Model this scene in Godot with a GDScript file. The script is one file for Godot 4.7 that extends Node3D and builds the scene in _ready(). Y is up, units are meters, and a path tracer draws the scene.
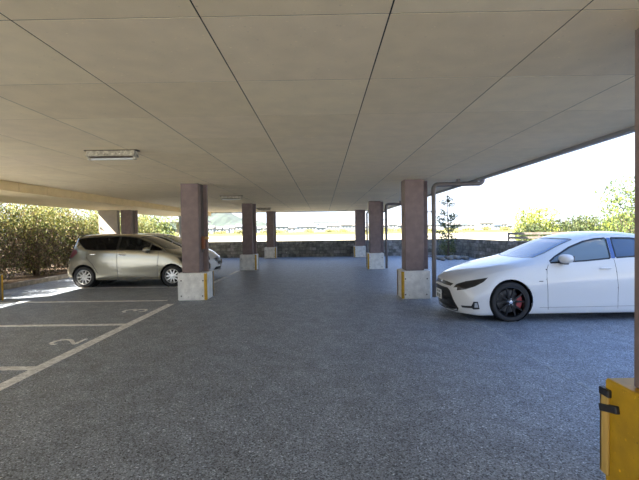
extends Node3D

# Distances: x to the right, y up, -z away from the camera. Helper F(x, y, d) places a point d metres ahead.

class MB:
	var v := PackedVector3Array()
	var n := PackedVector3Array()
	var c := PackedColorArray()
	var tint = null
	func tri(a: Vector3, b: Vector3, d: Vector3, na: Vector3, nb: Vector3, nd: Vector3) -> void:
		var g := (b - a).cross(d - a)
		if g.dot(na + nb + nd) > 0.0:
			v.append(a); v.append(d); v.append(b)
			n.append(na); n.append(nd); n.append(nb)
		else:
			v.append(a); v.append(b); v.append(d)
			n.append(na); n.append(nb); n.append(nd)
		if tint != null:
			for i in 3: c.append(tint)
	func flat(a: Vector3, b: Vector3, d: Vector3, out: Vector3) -> void:
		var g := (b - a).cross(d - a).normalized()
		if g.dot(out) < 0.0: g = -g
		tri(a, b, d, g, g, g)
	func quad(a: Vector3, b: Vector3, d: Vector3, e: Vector3, out: Vector3) -> void:
		flat(a, b, d, out); flat(a, d, e, out)
	func box(ctr: Vector3, size: Vector3, ch := 0.0, bs := Basis.IDENTITY) -> void:
		var h := size * 0.5
		ch = min(ch, min(h.x, min(h.y, h.z)) * 0.9)
		var p := func(s: Vector3, ax: int) -> Vector3:
			var q := Vector3.ZERO
			for k in 3: q[k] = s[k] * (h[k] if k == ax else h[k] - ch)
			return ctr + bs * q
		for ax in 3:
			var b1 := (ax + 1) % 3
			var b2 := (ax + 2) % 3
			for sg in [-1.0, 1.0]:
				var q := []
				for w in [[-1, -1], [1, -1], [1, 1], [-1, 1]]:
					var s := Vector3.ZERO
					s[ax] = sg; s[b1] = w[0]; s[b2] = w[1]
					q.append(p.call(s, ax))
				var o := Vector3.ZERO
				o[ax] = sg
				quad(q[0], q[1], q[2], q[3], bs * o)
		if ch <= 0.0: return
		for ax in 3:
			var b1 := (ax + 1) % 3
			var b2 := (ax + 2) % 3
			for s1 in [-1.0, 1.0]:
				for s2 in [-1.0, 1.0]:
					var lo := Vector3.ZERO
					lo[ax] = -1; lo[b1] = s1; lo[b2] = s2
					var hi := lo
					hi[ax] = 1
					var o := lo + hi
					quad(p.call(lo, b1), p.call(hi, b1), p.call(hi, b2), p.call(lo, b2), bs * o)
		for sx in [-1.0, 1.0]:
			for sy in [-1.0, 1.0]:
				for sz in [-1.0, 1.0]:
					var s := Vector3(sx, sy, sz)
					flat(p.call(s, 0), p.call(s, 1), p.call(s, 2), bs * s)
	func tube(path: Array, r0: float, r1 := -1.0, seg := 10, caps := true) -> void:
		if r1 < 0.0: r1 = r0
		var rings := []
		var up := Vector3(0.13, 0.97, 0.21)
		for i in path.size():
			var a: Vector3 = path[max(i - 1, 0)]
			var b: Vector3 = path[min(i + 1, path.size() - 1)]
			var t := (b - a).normalized()
			var sx := t.cross(up).normalized()
			if t.cross(up).length() < 0.05: sx = t.cross(Vector3.RIGHT).normalized()
			if i > 0:
				var ps: Vector3 = rings[i - 1][2]
				sx = (ps - t * ps.dot(t)).normalized()
			var sy := sx.cross(t).normalized()
			var r := lerpf(r0, r1, float(i) / max(1, path.size() - 1))
			var ring := []
			var nr := []
			for k in seg:
				var an := TAU * k / seg
				var o := sx * cos(an) + sy * sin(an)
				ring.append(path[i] + o * r); nr.append(o)
			rings.append([ring, nr, sx])
		for i in path.size() - 1:
			for k in seg:
				var k2 := (k + 1) % seg
				var A = rings[i]
				var B = rings[i + 1]
				tri(A[0][k], A[0][k2], B[0][k2], A[1][k], A[1][k2], B[1][k2])
				tri(A[0][k], B[0][k2], B[0][k], A[1][k], B[1][k2], B[1][k])
		if caps:
			for e in [0, path.size() - 1]:
				var j: int = 1 if e == 0 else path.size() - 2
				var o: Vector3 = path[e] - path[j]
				for k in seg: flat(path[e], rings[e][0][k], rings[e][0][(k + 1) % seg], o)
	# profile of (radius, height along axis); turned round the axis given by bs.z
	func lathe(pr: Array, ctr: Vector3, bs: Basis, seg := 28) -> void:
		for i in pr.size() - 1:
			var a: Vector2 = pr[i]
			var b: Vector2 = pr[i + 1]
			var e := b - a
			if e.length() < 1e-6: continue
			var nn := Vector2(e.y, -e.x).normalized()
			for k in seg:
				var a0 := TAU * k / seg
				var a1 := TAU * (k + 1) / seg
				var d0 := Vector3(cos(a0), sin(a0), 0)
				var d1 := Vector3(cos(a1), sin(a1), 0)
				var z := Vector3(0, 0, 1)
				var p := [d0 * a.x + z * a.y, d1 * a.x + z * a.y, d1 * b.x + z * b.y, d0 * b.x + z * b.y]
				var q := [d0 * nn.x + z * nn.y, d1 * nn.x + z * nn.y]
				for m in 4: p[m] = ctr + bs * p[m]
				for m in 2: q[m] = (bs * q[m]).normalized()
				tri(p[0], p[1], p[2], q[0], q[1], q[1])
				tri(p[0], p[2], p[3], q[0], q[1], q[0])
	# flat outline in the plane bs.x, bs.y pushed out both ways along bs.z
	func extrude(poly: PackedVector2Array, ctr: Vector3, bs: Basis, depth: float) -> void:
		var idx := Geometry2D.triangulate_polygon(poly)
		var mid := Vector2.ZERO
		for p in poly: mid += p / poly.size()
		for s in [-0.5, 0.5]:
			for i in range(0, idx.size(), 3):
				var q := []
				for k in 3:
					var p := poly[idx[i + k]]
					q.append(ctr + bs * Vector3(p.x, p.y, depth * s))
				flat(q[0], q[1], q[2], bs.z * s)
		var cw := Geometry2D.is_polygon_clockwise(poly)
		for i in poly.size():
			var a := poly[i]
			var b := poly[(i + 1) % poly.size()]
			var o := Vector2(b.y - a.y, a.x - b.x)
			if cw: o = -o
			var h := depth * 0.5
			quad(ctr + bs * Vector3(a.x, a.y, -h), ctr + bs * Vector3(b.x, b.y, -h), ctr + bs * Vector3(b.x, b.y, h), ctr + bs * Vector3(a.x, a.y, h), bs * Vector3(o.x, o.y, 0))
	func ball(ctr: Vector3, rad: Vector3, seg := 14, bs := Basis.IDENTITY, sq := 1.0) -> void:
		var pt := func(i: int, k: int) -> Vector3:
			var la := PI * (float(i) / seg - 0.5)
			var lo := TAU * k / (seg * 2)
			var d := Vector3(cos(la) * cos(lo), sin(la), cos(la) * sin(lo))
			for m in 3: d[m] = sign(d[m]) * pow(absf(d[m]), sq)
			return d
		for i in seg:
			for k in seg * 2:
				var q := []
				var w := []
				for e in [[0, 0], [0, 1], [1, 1], [1, 0]]:
					var d: Vector3 = pt.call(i + e[0], (k + e[1]) % (seg * 2))
					q.append(ctr + bs * (d * rad)); w.append((bs * (d / rad)).normalized())
				tri(q[0], q[1], q[2], w[0], w[1], w[2])
				tri(q[0], q[2], q[3], w[0], w[2], w[3])
	func mesh() -> ArrayMesh:
		var m := ArrayMesh.new()
		var arr := []
		arr.resize(Mesh.ARRAY_MAX)
		arr[Mesh.ARRAY_VERTEX] = v
		arr[Mesh.ARRAY_NORMAL] = n
		if c.size() == v.size(): arr[Mesh.ARRAY_COLOR] = c
		m.add_surface_from_arrays(Mesh.PRIMITIVE_TRIANGLES, arr)
		return m

var rng := RandomNumberGenerator.new()
var M := {}
var taken := {}

func F(x: float, y: float, d: float) -> Vector3: return Vector3(x, y, -d)

func numbered(called: String) -> String:
	var k: int = taken.get(called, 0)
	taken[called] = k + 1
	return called if k == 0 else "%s_%03d" % [called, k]
func tag(o: Node, label: String, category: String, group := "") -> Node:
	o.set_meta("label", label); o.set_meta("category", category)
	if group != "": o.set_meta("group", group)
	return o
func thing(called: String, label: String, category: String, at := Vector3.ZERO, turn := 0.0, group := "") -> Node3D:
	var o := Node3D.new()
	o.name = numbered(called)
	add_child(o)
	o.position = at; o.rotation.y = turn
	tag(o, label, category, group)
	return o
func part(called: String, mesh, m: Material, parent: Node, at := Vector3.ZERO) -> MeshInstance3D:
	var o := MeshInstance3D.new()
	o.mesh = mesh.mesh() if mesh is MB else mesh
	o.material_override = m
	o.name = called
	parent.add_child(o, true)
	o.position = at
	return o
func top(called: String, mesh, m: Material, label: String, category: String, at := Vector3.ZERO, group := "") -> MeshInstance3D:
	var o := part(numbered(called), mesh, m, self, at)
	tag(o, label, category, group)
	return o
func struct(called: String, mesh, m: Material, at := Vector3.ZERO) -> MeshInstance3D:
	var o := part(called, mesh, m, self, at)
	o.set_meta("kind", "structure")
	return o

# ---------------------------------------------------------------- materials
func lin(r: float, g: float, b: float) -> Color: return Color(r, g, b).linear_to_srgb()
func mat(r: float, g: float, b: float, rough := 0.8, metal := 0.0) -> StandardMaterial3D:
	var m := StandardMaterial3D.new()
	m.albedo_color = lin(r, g, b)
	m.roughness = rough; m.metallic = metal
	return m
# tiling picture of grains: pairs of [count, radius in px, contrast] laid over soft noise
func grains(side: int, base: Color, soft: float, freq: float, layers: Array, sd: int) -> ImageTexture:
	var g := RandomNumberGenerator.new()
	g.seed = sd
	var fn := FastNoiseLite.new()
	fn.seed = sd; fn.frequency = freq; fn.fractal_octaves = 4
	var im := fn.get_seamless_image(side, side)
	im.convert(Image.FORMAT_L8)
	var src := im.get_data()
	var f := PackedFloat32Array()
	f.resize(side * side)
	for i in side * side: f[i] = 1.0 + soft * (src[i] / 127.5 - 1.0)
	for l in layers:
		var r: float = l[1]
		for k in int(l[0]):
			var cx := g.randf() * side
			var cy := g.randf() * side
			var rr := r * g.randf_range(0.6, 1.3)
			var t: float = 1.0 + (l[2] * g.randfn(0, 1) if l[2] > 0 else l[2] * g.randf())
			for y in range(int(cy - rr), int(cy + rr) + 1):
				for x in range(int(cx - rr), int(cx + rr) + 1):
					if (x - cx) * (x - cx) + (y - cy) * (y - cy) <= rr * rr:
						f[posmod(y, side) * side + posmod(x, side)] *= t
	var d := PackedByteArray()
	d.resize(side * side * 3)
	for i in side * side:
		var t := f[i]
		d[i * 3] = int(clampf(base.r * t * 255, 0, 255)); d[i * 3 + 1] = int(clampf(base.g * t * 255, 0, 255)); d[i * 3 + 2] = int(clampf(base.b * t * 255, 0, 255))
	var o := Image.create_from_data(side, side, false, Image.FORMAT_RGB8, d)
	o.generate_mipmaps()
	return ImageTexture.create_from_image(o)
func tri_mat(tex: Texture2D, scale: float, rough: float, bump := 0.0) -> StandardMaterial3D:
	var m := StandardMaterial3D.new()
	m.albedo_texture = tex
	m.roughness = rough
	m.uv1_triplanar = true; m.uv1_world_triplanar = true
	m.uv1_scale = Vector3.ONE * scale
	if bump > 0.0:
		m.heightmap_enabled = true; m.heightmap_texture = tex; m.heightmap_scale = bump
	return m
func tinted(m: StandardMaterial3D, c: Color) -> StandardMaterial3D:
	var o: StandardMaterial3D = m.duplicate()
	o.albedo_color = c
	return o
func paint(r: float, g: float, b: float, metal := 0.0, rough := 0.35) -> StandardMaterial3D:
	var m := mat(r, g, b, rough, metal)
	m.clearcoat_enabled = true; m.clearcoat = 1.0; m.clearcoat_roughness = 0.03
	return m
func glass(r: float, g: float, b: float, a: float) -> StandardMaterial3D:
	var m := mat(r, g, b, 0.02)
	m.albedo_color.a = a
	m.transparency = BaseMaterial3D.TRANSPARENCY_ALPHA
	m.metallic_specular = 0.6
	return m
func leaf_mat(back: float) -> StandardMaterial3D:
	var m := mat(1, 1, 1, 0.55)
	m.vertex_color_use_as_albedo = true
	m.cull_mode = BaseMaterial3D.CULL_DISABLED
	m.backlight_enabled = true; m.backlight = Color(back, back, back * 0.4)
	return m

func make_materials() -> void:
	M.asphalt = tri_mat(grains(1024, Color(0.535, 0.565, 0.605), 0.10, 0.006, [[60000, 2.2, 0.17], [40000, 1.4, 0.16], [32000, 2.0, -0.5]], 11), 0.40, 0.5, 0.4)
	M.panel = tri_mat(grains(512, Color(0.925, 0.85, 0.70), 0.025, 0.012, [[900, 1.3, 0.04]], 21), 0.5, 0.72)
	M.panels = [M.panel, tinted(M.panel, Color(0.975, 0.97, 0.965)), tinted(M.panel, Color(0.99, 0.985, 0.99))]
	M.beam = tinted(M.panel, Color(0.98, 0.96, 0.9))
	M.slab = mat(0.02, 0.018, 0.016, 0.9)
	M.facade = tri_mat(grains(512, Color(0.66, 0.62, 0.56), 0.06, 0.01, [[800, 1.5, 0.05]], 22), 0.4, 0.8)
	M.column = tri_mat(grains(512, Color(0.475, 0.41, 0.395), 0.08, 0.012, [[900, 1.2, 0.05]], 31), 0.8, 0.62)
	M.plinth = tri_mat(grains(512, Color(0.86, 0.855, 0.83), 0.08, 0.012, [[500, 2.0, 0.12], [25, 5.0, 0.2]], 32), 0.7, 0.75)
	M.yellow = tri_mat(grains(512, Color(0.76, 0.59, 0.08), 0.08, 0.012, [[500, 1.6, 0.1], [40, 3.0, 0.35]], 33), 0.8, 0.5)
	M.seam = tri_mat(grains(256, Color(0.60, 0.62, 0.63), 0.2, 0.03, [[3000, 1.4, 0.15]], 34), 1.2, 0.6)
	M.guard = mat(0.62, 0.40, 0.10, 0.6)
	M.dark_guard = mat(0.10, 0.085, 0.07, 0.6)
	M.tape = mat(0.018, 0.018, 0.02, 0.45)
	M.pipe = mat(0.12, 0.105, 0.10, 0.45)
	M.fascia = mat(0.22, 0.22, 0.23, 0.5, 0.3)
	M.block = tri_mat(grains(512, Color(0.56, 0.55, 0.53), 0.2, 0.014, [[2500, 1.5, 0.15], [60, 7.0, 0.25]], 41), 0.5, 0.9)
	M.blocks = [M.block, tinted(M.block, Color(0.84, 0.84, 0.82)), tinted(M.block, Color(0.92, 0.93, 0.9)), tinted(M.block, Color(0.75, 0.76, 0.74))]
	M.mortar = mat(0.05, 0.05, 0.048, 0.95)
	M.marking = tri_mat(grains(512, Color(0.86, 0.86, 0.85), 0.16, 0.02, [[5000, 1.4, 0.13], [300, 3.0, 0.25]], 42), 0.9, 0.7)
	M.concrete = tri_mat(grains(512, Color(0.55, 0.53, 0.49), 0.15, 0.015, [[2500, 1.5, 0.12]], 43), 0.7, 0.9)
	M.bounce_apron = tri_mat(grains(512, Color(0.69, 0.69, 0.69), 0.10, 0.015, [[2500, 1.5, 0.08]], 48), 0.5, 0.9)
	M.soil = tri_mat(grains(512, Color(0.30, 0.24, 0.17), 0.3, 0.02, [[6000, 2.0, 0.3]], 44), 0.5, 0.95)
	M.field = tri_mat(grains(512, Color(0.66, 0.63, 0.53), 0.10, 0.02, [[3000, 2.0, 0.1]], 45), 0.05, 0.95)
	M.grass = tri_mat(grains(512, Color(0.43, 0.42, 0.17), 0.14, 0.02, [[3000, 2.0, 0.12]], 46), 0.05, 0.95)
	M.hill = tri_mat(grains(512, Color(0.22, 0.27, 0.20), 0.2, 0.02, [[1200, 4.0, 0.12]], 47), 0.002, 1.0)
	M.bark = mat(0.10, 0.075, 0.055, 0.9)
	M.leaf = leaf_mat(0.35)
	M.white = paint(0.66, 0.67, 0.67)
	M.silver = paint(0.33, 0.315, 0.25, 0.65, 0.22)
	M.white2 = paint(0.70, 0.70, 0.70)
	M.gap = mat(0.03, 0.03, 0.032, 0.6)
	M.black = mat(0.012, 0.012, 0.013, 0.35)
	M.gloss_black = paint(0.01, 0.01, 0.011)
	M.rubber = mat(0.022, 0.022, 0.023, 0.75)
	M.liner = mat(0.008, 0.008, 0.008, 0.95)
	M.rim_black = mat(0.015, 0.015, 0.016, 0.3, 0.5)
	M.rim_silver = mat(0.72, 0.72, 0.70, 0.28, 0.8)
	M.steel = mat(0.10, 0.10, 0.10, 0.4, 0.9)
	M.red = paint(0.40, 0.012, 0.015)
	M.chrome = mat(0.75, 0.76, 0.78, 0.12, 1.0)
	M.pane = glass(0.26, 0.34, 0.39, 0.62)
	M.tint = glass(0.006, 0.006, 0.007, 0.94)
	M.tint.metallic_specular = 0.25
	M.visor = glass(0.02, 0.025, 0.03, 0.75)
	M.lens = glass(0.6, 0.65, 0.7, 0.25)
	M.tail = paint(0.13, 0.006, 0.010)
	M.seat = mat(0.035, 0.035, 0.038, 0.85)
	M.plate = mat(0.80, 0.81, 0.80, 0.4)
	M.ink = mat(0.04, 0.07, 0.06, 0.6)
	M.fixture = tri_mat(grains(256, Color(0.66, 0.64, 0.58), 0.35, 0.03, [[60, 7.0, 0.3], [120, 3.0, 0.3]], 51), 2.2, 0.6)
	M.fixture_dark = mat(0.07, 0.055, 0.04, 0.8)
	M.tube = mat(0.6, 0.6, 0.58, 0.35)
	M.rust = mat(0.24, 0.085, 0.035, 0.7)
	M.wood = tri_mat(grains(256, Color(0.46, 0.42, 0.38), 0.2, 0.03, [[300, 2.0, 0.12]], 52), 0.8, 0.85)

# ---------------------------------------------------------------- structure
const C := 2.64        # ceiling height
const EDGE_R := 3.42   # right edge of the slab
const EDGE_L := -8.98  # left edge of the soffit
const BEAM := -6.42    # inner face of the dropped beam
const FAR := 25.15     # far edge of the slab
const NEAR := -6.5  # unseen near edge of the slab, placed for the light reaching under it

func bx(x0: float, x1: float, y0: float, y1: float, d0: float, d1: float, ch := 0.0) -> MB:
	var b := MB.new()
	b.box(F((x0 + x1) / 2, (y0 + y1) / 2, (d0 + d1) / 2), Vector3(absf(x1 - x0), absf(y1 - y0), absf(d1 - d0)), ch)
	return b
func addb(b: MB, x0: float, x1: float, y0: float, y1: float, d0: float, d1: float, ch := 0.0) -> void:
	b.box(F((x0 + x1) / 2, (y0 + y1) / 2, (d0 + d1) / 2), Vector3(absf(x1 - x0), absf(y1 - y0), absf(d1 - d0)), ch)

func build_shell() -> void:
	var fl := struct("floor", bx(-40, 30, -0.3, 0.0, -7.1, 27), M.asphalt)
	struct("floor_bounce_apron", bx(-40, 30, -0.3, -0.002, -40, -7.1), M.bounce_apron)  # unseen pale ground behind the camera, added to bounce light onto the ceiling
	# old seam of the paving along the outer edge of the columns
	rng.seed = 14
	var sd := 2.9
	while sd < 8.6:
		var len := rng.randf_range(0.15, 0.5)
		var sx := 2.50 + 0.04 * sin(sd * 2.3)
		part("paving_seam", bx(sx - 0.012 - rng.randf() * 0.008, sx + 0.012 + rng.randf() * 0.01, 0.0, 0.003, sd, sd + len), M.seam, fl)
		sd += len + rng.randf_range(0.02, 0.2)
	# panelled ceiling
	var ce := struct("ceiling", bx(BEAM, EDGE_R, C + 0.0015, C + 0.3, NEAR, FAR), M.slab)
	var px := 0.965
	var pd := 0.96
	var shapes := {}
	rng.seed = 5
	var xs := [BEAM]
	for k in 11:
		var x := -5.435 + px * k
		if x < EDGE_R - 0.2: xs.append(x)
	xs.append(EDGE_R)
	for r in 25:
		var d0 := 2.24 + pd * (r - 1)
		var d1: float = min(d0 + pd, FAR)
		for i in xs.size() - 1:
			var x0: float = xs[i]
			var x1: float = xs[i + 1]
			var key := "%.2f %.2f" % [x1 - x0, d1 - d0]
			if not shapes.has(key):
				var b := MB.new()
				b.box(Vector3.ZERO, Vector3(x1 - x0 - 0.009, 0.014, d1 - d0 - 0.008))
				shapes[key] = b.mesh()
			part("panel", shapes[key], M.panels[rng.randi() % 3], ce, F((x0 + x1) / 2, C + 0.007 - rng.randf() * 0.0003, (d0 + d1) / 2))
	part("back_panel", bx(BEAM, EDGE_R, C, C + 0.012, NEAR, 2.24 - pd), M.panel, ce)
	# dropped beam with a wide soffit on the left
	var bm := struct("trim_1", bx(EDGE_L, BEAM - 0.02, 2.445, C + 0.3, NEAR, FAR), M.beam)
	for k in 18:
		var d0 := 8.26 + 0.965 * (k - 0)
		var d1: float = min(d0 + 0.965, FAR)
		if d1 > d0 + 0.1: part("fascia_panel", bx(BEAM - 0.02, BEAM, 2.44, C, d0 + 0.005, d1 - 0.005, 0.001), M.beam, bm)
	part("fascia_panel", bx(BEAM - 0.02, BEAM, 2.44, C, NEAR, 8.256), M.beam, bm)
	part("joint_backing", bx(BEAM - 0.0195, BEAM - 0.006, 2.441, C, 8.26, FAR - 0.01), M.slab, bm)
	# edge trim round the open sides
	struct("trim_2", bx(EDGE_R, EDGE_R + 0.09, C - 0.045, C + 0.3, NEAR, FAR + 0.08, 0.006), M.fascia)
	struct("trim_3", bx(BEAM, EDGE_R, C - 0.04, C + 0.3, FAR, FAR + 0.08, 0.006), M.fascia)
	# the building that stands on the columns
	struct("wall_upper", bx(EDGE_L, EDGE_R + 0.09, C + 0.3, 11.5, NEAR, FAR + 0.08), M.facade)

func column(x0: float, d0: float, wide: float, deep: float, ped: Array, inner: int, label: String, extra := {}) -> Node3D:
	# ped = [x0, x1, d0, d1]; inner: +1 when the guards stand on the +x edge, -1 on the -x edge
	var t := thing("column", label, "column", F((ped[0] + ped[1]) / 2, 0, (ped[2] + ped[3]) / 2))
	var o := -t.position
	var hp: float = extra.get("h", 0.62)
	var all_yellow: bool = extra.get("yellow", false)
	var put := func(called: String, b: MB, m: Material) -> MeshInstance3D: return part(called, b, m, t, o)
	var pl: MeshInstance3D = put.call("plinth", bx(ped[0], ped[1], 0, hp, ped[2], ped[3], 0.012), M.yellow if all_yellow else M.plinth)
	if not all_yellow:
		for bp in [[0.12, 0.16], [0.12, 0.72], [0.88, 0.72], [0.86, 0.16]]:
			var b := MB.new()
			b.lathe([Vector2(0, 0.010), Vector2(0.013, 0.010), Vector2(0.017, 0)], F(lerpf(ped[0], ped[1], bp[0]), hp * bp[1], ped[2] - 0.001), Basis(Vector3.RIGHT, Vector3.UP, Vector3.BACK), 10)
			part("bolt", b, M.dark_guard, pl, Vector3.ZERO)
	var top_h: float = extra.get("top", C + 0.02)
	put.call("shaft", bx(x0, x0 + wide, hp, top_h, d0, d0 + deep, 0.012), M.column)
	# flange behind a recess on the +x side
	if extra.get("flange", true):
		put.call("flange", bx(x0 + wide - 0.01, x0 + wide + extra.get("fl", 0.10), hp, top_h, d0 + deep - 0.10, d0 + deep, 0.006), M.column)
		put.call("recess_strip", bx(x0 + wide - 0.01, x0 + wide + 0.018, hp + 0.45, top_h, d0 + deep - 0.24, d0 + deep - 0.10), M.dark_guard)
	# corner guards
	var gx: float = ped[1] if inner > 0 else ped[0]
	var s := float(inner)
	if not all_yellow:
		for e in [ped[2], ped[3]]:
			var b := MB.new()
			var near: bool = e == ped[2]
			var sd := 1.0 if near else -1.0
			addb(b, gx + s * 0.008, gx - s * 0.05, 0.01, hp - 0.01, e - sd * 0.008, e + sd * 0.004, 0.002)
			addb(b, gx + s * 0.008, gx - s * 0.004, 0.01, hp - 0.01, e - sd * 0.008, e + sd * 0.05, 0.002)
			put.call("corner_guard", b, M.yellow)
			if not near:
				put.call("rubber_edge", bx(gx + s * 0.012, gx, 0.02, hp - 0.02, e - 0.11, e - 0.055, 0.003), M.dark_guard)
	return t

func downpipe(x: float, d: float, label: String) -> void:
	var t := thing("downpipe", label, "drain pipe", F(x, 0, d))
	var r := 0.05
	var ph := C - 0.12
	var b := MB.new()
	var path := [Vector3(0, 0.02, 0), Vector3(0, ph - 0.12, 0)]
	for k in 7:
		var a := PI / 2 * k / 6
		path.append(Vector3(0.10 - 0.10 * cos(a), ph - 0.10 + 0.10 * sin(a), 0))
	var ex: float = EDGE_R + 0.14 - x
	path.append(Vector3(ex - 0.10, ph + 0.01, 0))
	for k in 7:
		var a := PI / 2 * k / 6
		path.append(Vector3(ex - 0.09 + 0.09 * sin(a), ph + 0.10 - 0.09 * cos(a), 0))
	path.append(Vector3(ex, C + 0.10, 0))
	b.tube(path, r, r, 12)
	part("pipe", b, M.pipe, t)
	var c := MB.new()
	c.tube([Vector3(0.50, ph, 0), Vector3(0.60, ph, 0)], r + 0.009, -1, 12)
	part("coupling", c, M.pipe, t)
	var h := MB.new()
	h.box(Vector3(0.55, ph + 0.085, 0), Vector3(0.07, 0.07, 0.07), 0.004)
	part("hanger", h, M.pipe, t)
	for y in [0.9, 1.9]:
		var k := MB.new()
		k.tube([Vector3(0, y, 0), Vector3(0, y + 0.04, 0)], r + 0.006, -1, 12)
		k.box(Vector3(-0.09, y + 0.02, 0), Vector3(0.12, 0.02, 0.02))
		part("clip", k, M.pipe, t)

func lamp(x: float, d: float, label: String) -> void:
	var t := thing("ceiling_lamp", label, "ceiling light", F(x, C, d))
	var b := MB.new()
	var hw := 0.315
	var pr := PackedVector2Array([Vector2(-0.045, 0), Vector2(0.045, 0), Vector2(0.085, -0.085), Vector2(-0.085, -0.085)])
	b.extrude(pr, Vector3.ZERO, Basis(Vector3.FORWARD, Vector3.UP, Vector3.RIGHT), hw * 2)
	part("housing", b, M.fixture, t)
	var base := MB.new()
	base.box(Vector3(0, -0.006, 0), Vector3(0.70, 0.012, 0.11), 0.003)
	part("mounting_plate", base, M.fixture_dark, t)
	var e := MB.new()
	e.box(Vector3(0, -0.093, 0), Vector3(hw * 2 - 0.07, 0.016, 0.13))
	part("slot", e, M.fixture_dark, t)
	var tb := MB.new()
	tb.tube([Vector3(-hw + 0.04, -0.112, 0), Vector3(hw - 0.04, -0.112, 0)], 0.016, -1, 12)
	part("fluorescent_tube", tb, M.tube, t)
	for s in [-1, 1]:
		var k := MB.new()
		k.box(Vector3(s * (hw - 0.02), -0.10, 0), Vector3(0.04, 0.05, 0.05), 0.004)
		part("lamp_holder", k, M.fixture, t)

# ---------------------------------------------------------------- block walls
func block_wall(called: String, a: Vector2, b: Vector2, h: float, bw: float, rows: int) -> void:
	# a, b: (x, distance) of the face towards the car park
	var len := a.distance_to(b)
	var dir := F(b.x - a.x, 0, b.y - a.y).normalized()
	var bs := Basis(dir, Vector3.UP, dir.cross(Vector3.UP))
	var ctr := F((a.x + b.x) / 2, 0, (a.y + b.y) / 2)
	var back := bs.z
	var core := MB.new()
	# body goes away from the camera
	var away := Vector3(0.25, 0, -1) if absf(dir.x) > 0.7 else Vector3(1, 0, 0)
	var s := 1.0 if back.dot(away) > 0 else -1.0
	core.box(ctr + back * s * 0.075 + Vector3(0, h / 2 - 0.002, 0), Vector3(len, h - 0.004, 0.13), 0.0, bs)
	var w := struct(called, core, M.mortar)
	var rh := h / rows
	var full := MB.new()
	full.box(Vector3.ZERO, Vector3(bw - 0.012, rh - 0.012, 0.15), 0.006, bs)
	var fm := full.mesh()
	var halfb := MB.new()
	halfb.box(Vector3.ZERO, Vector3(bw / 2 - 0.012, rh - 0.012, 0.15), 0.006, bs)
	var hm := halfb.mesh()
	var nb := int(len / bw)
	for r in rows:
		var off: float = 0.0 if r % 2 == 0 else bw / 2
		if r % 2 == 1: part("block", hm, M.blocks[rng.randi() % 4], w, ctr - dir * (len / 2 - bw / 4) + back * s * 0.075 + Vector3(0, rh * (r + 0.5), 0))
		for k in (nb if r % 2 == 0 else nb - 1):
			part("block", fm, M.blocks[rng.randi() % 4], w, ctr + dir * (-len / 2 + off + bw * (k + 0.5)) + back * s * (0.075 + rng.randf() * 0.003) + Vector3(0, rh * (r + 0.5), 0))

# ---------------------------------------------------------------- plants
func leaf_mesh(l: float, w: float) -> ArrayMesh:
	var b := MB.new()
	var p := [Vector3(0, 0, 0), Vector3(-w, l * 0.45, 0.12 * l), Vector3(0, l, 0.0), Vector3(w, l * 0.45, 0.12 * l), Vector3(0, l * 0.45, 0)]
	var nn := Vector3(0, 0, 1)
	b.flat(p[0], p[1], p[4], nn); b.flat(p[1], p[2], p[4], nn)
	b.flat(p[0], p[4], p[3], nn); b.flat(p[4], p[2], p[3], nn)
	return b.mesh()
# blobs: [centre, radii, share of withered leaves]; leaf_place puts leaves in the shell of a blob; every leaf takes one plain leaf colour at random
func foliage(parent: Node, blobs: Array, count: int, l: float, cols: Array, sd: int, inner := 0.55, dry := []) -> void:
	var g := RandomNumberGenerator.new()
	g.seed = sd
	var mm := MultiMesh.new()
	mm.transform_format = MultiMesh.TRANSFORM_3D
	mm.use_colors = true
	mm.mesh = leaf_mesh(l, l * 0.26)
	var vol := 0.0
	for b in blobs: vol += b[1].x * b[1].y * b[1].z
	var xf := []
	var cc := []
	for b in blobs:
		var nb := int(count * b[1].x * b[1].y * b[1].z / vol)
		for k in nb:
			var u := Vector3(g.randfn(0, 1), g.randfn(0, 1), g.randfn(0, 1)).normalized()
			var leaf_place := lerpf(inner, 1.05, pow(g.randf(), 0.6))
			var p: Vector3 = b[0] + u * leaf_place * b[1]
			if p.y < 0.03: continue
			var bs := Basis(Vector3(g.randfn(0, 1), g.randfn(0, 1), g.randfn(0, 1)).normalized(), g.randf() * TAU)
			xf.append(Transform3D(bs.scaled(Vector3.ONE * g.randf_range(0.6, 1.35)), p))
			var src: Array = cols
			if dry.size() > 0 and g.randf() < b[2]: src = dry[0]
			var c: Color = src[g.randi() % src.size()]
			cc.append(c)
	mm.instance_count = xf.size()
	for i in xf.size():
		mm.set_instance_transform(i, xf[i])
		mm.set_instance_color(i, cc[i])
	var o := MultiMeshInstance3D.new()
	o.multimesh = mm
	o.material_override = M.leaf
	o.name = "foliage"
	o.set_meta("kind", "stuff")
	parent.add_child(o, true)
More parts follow.
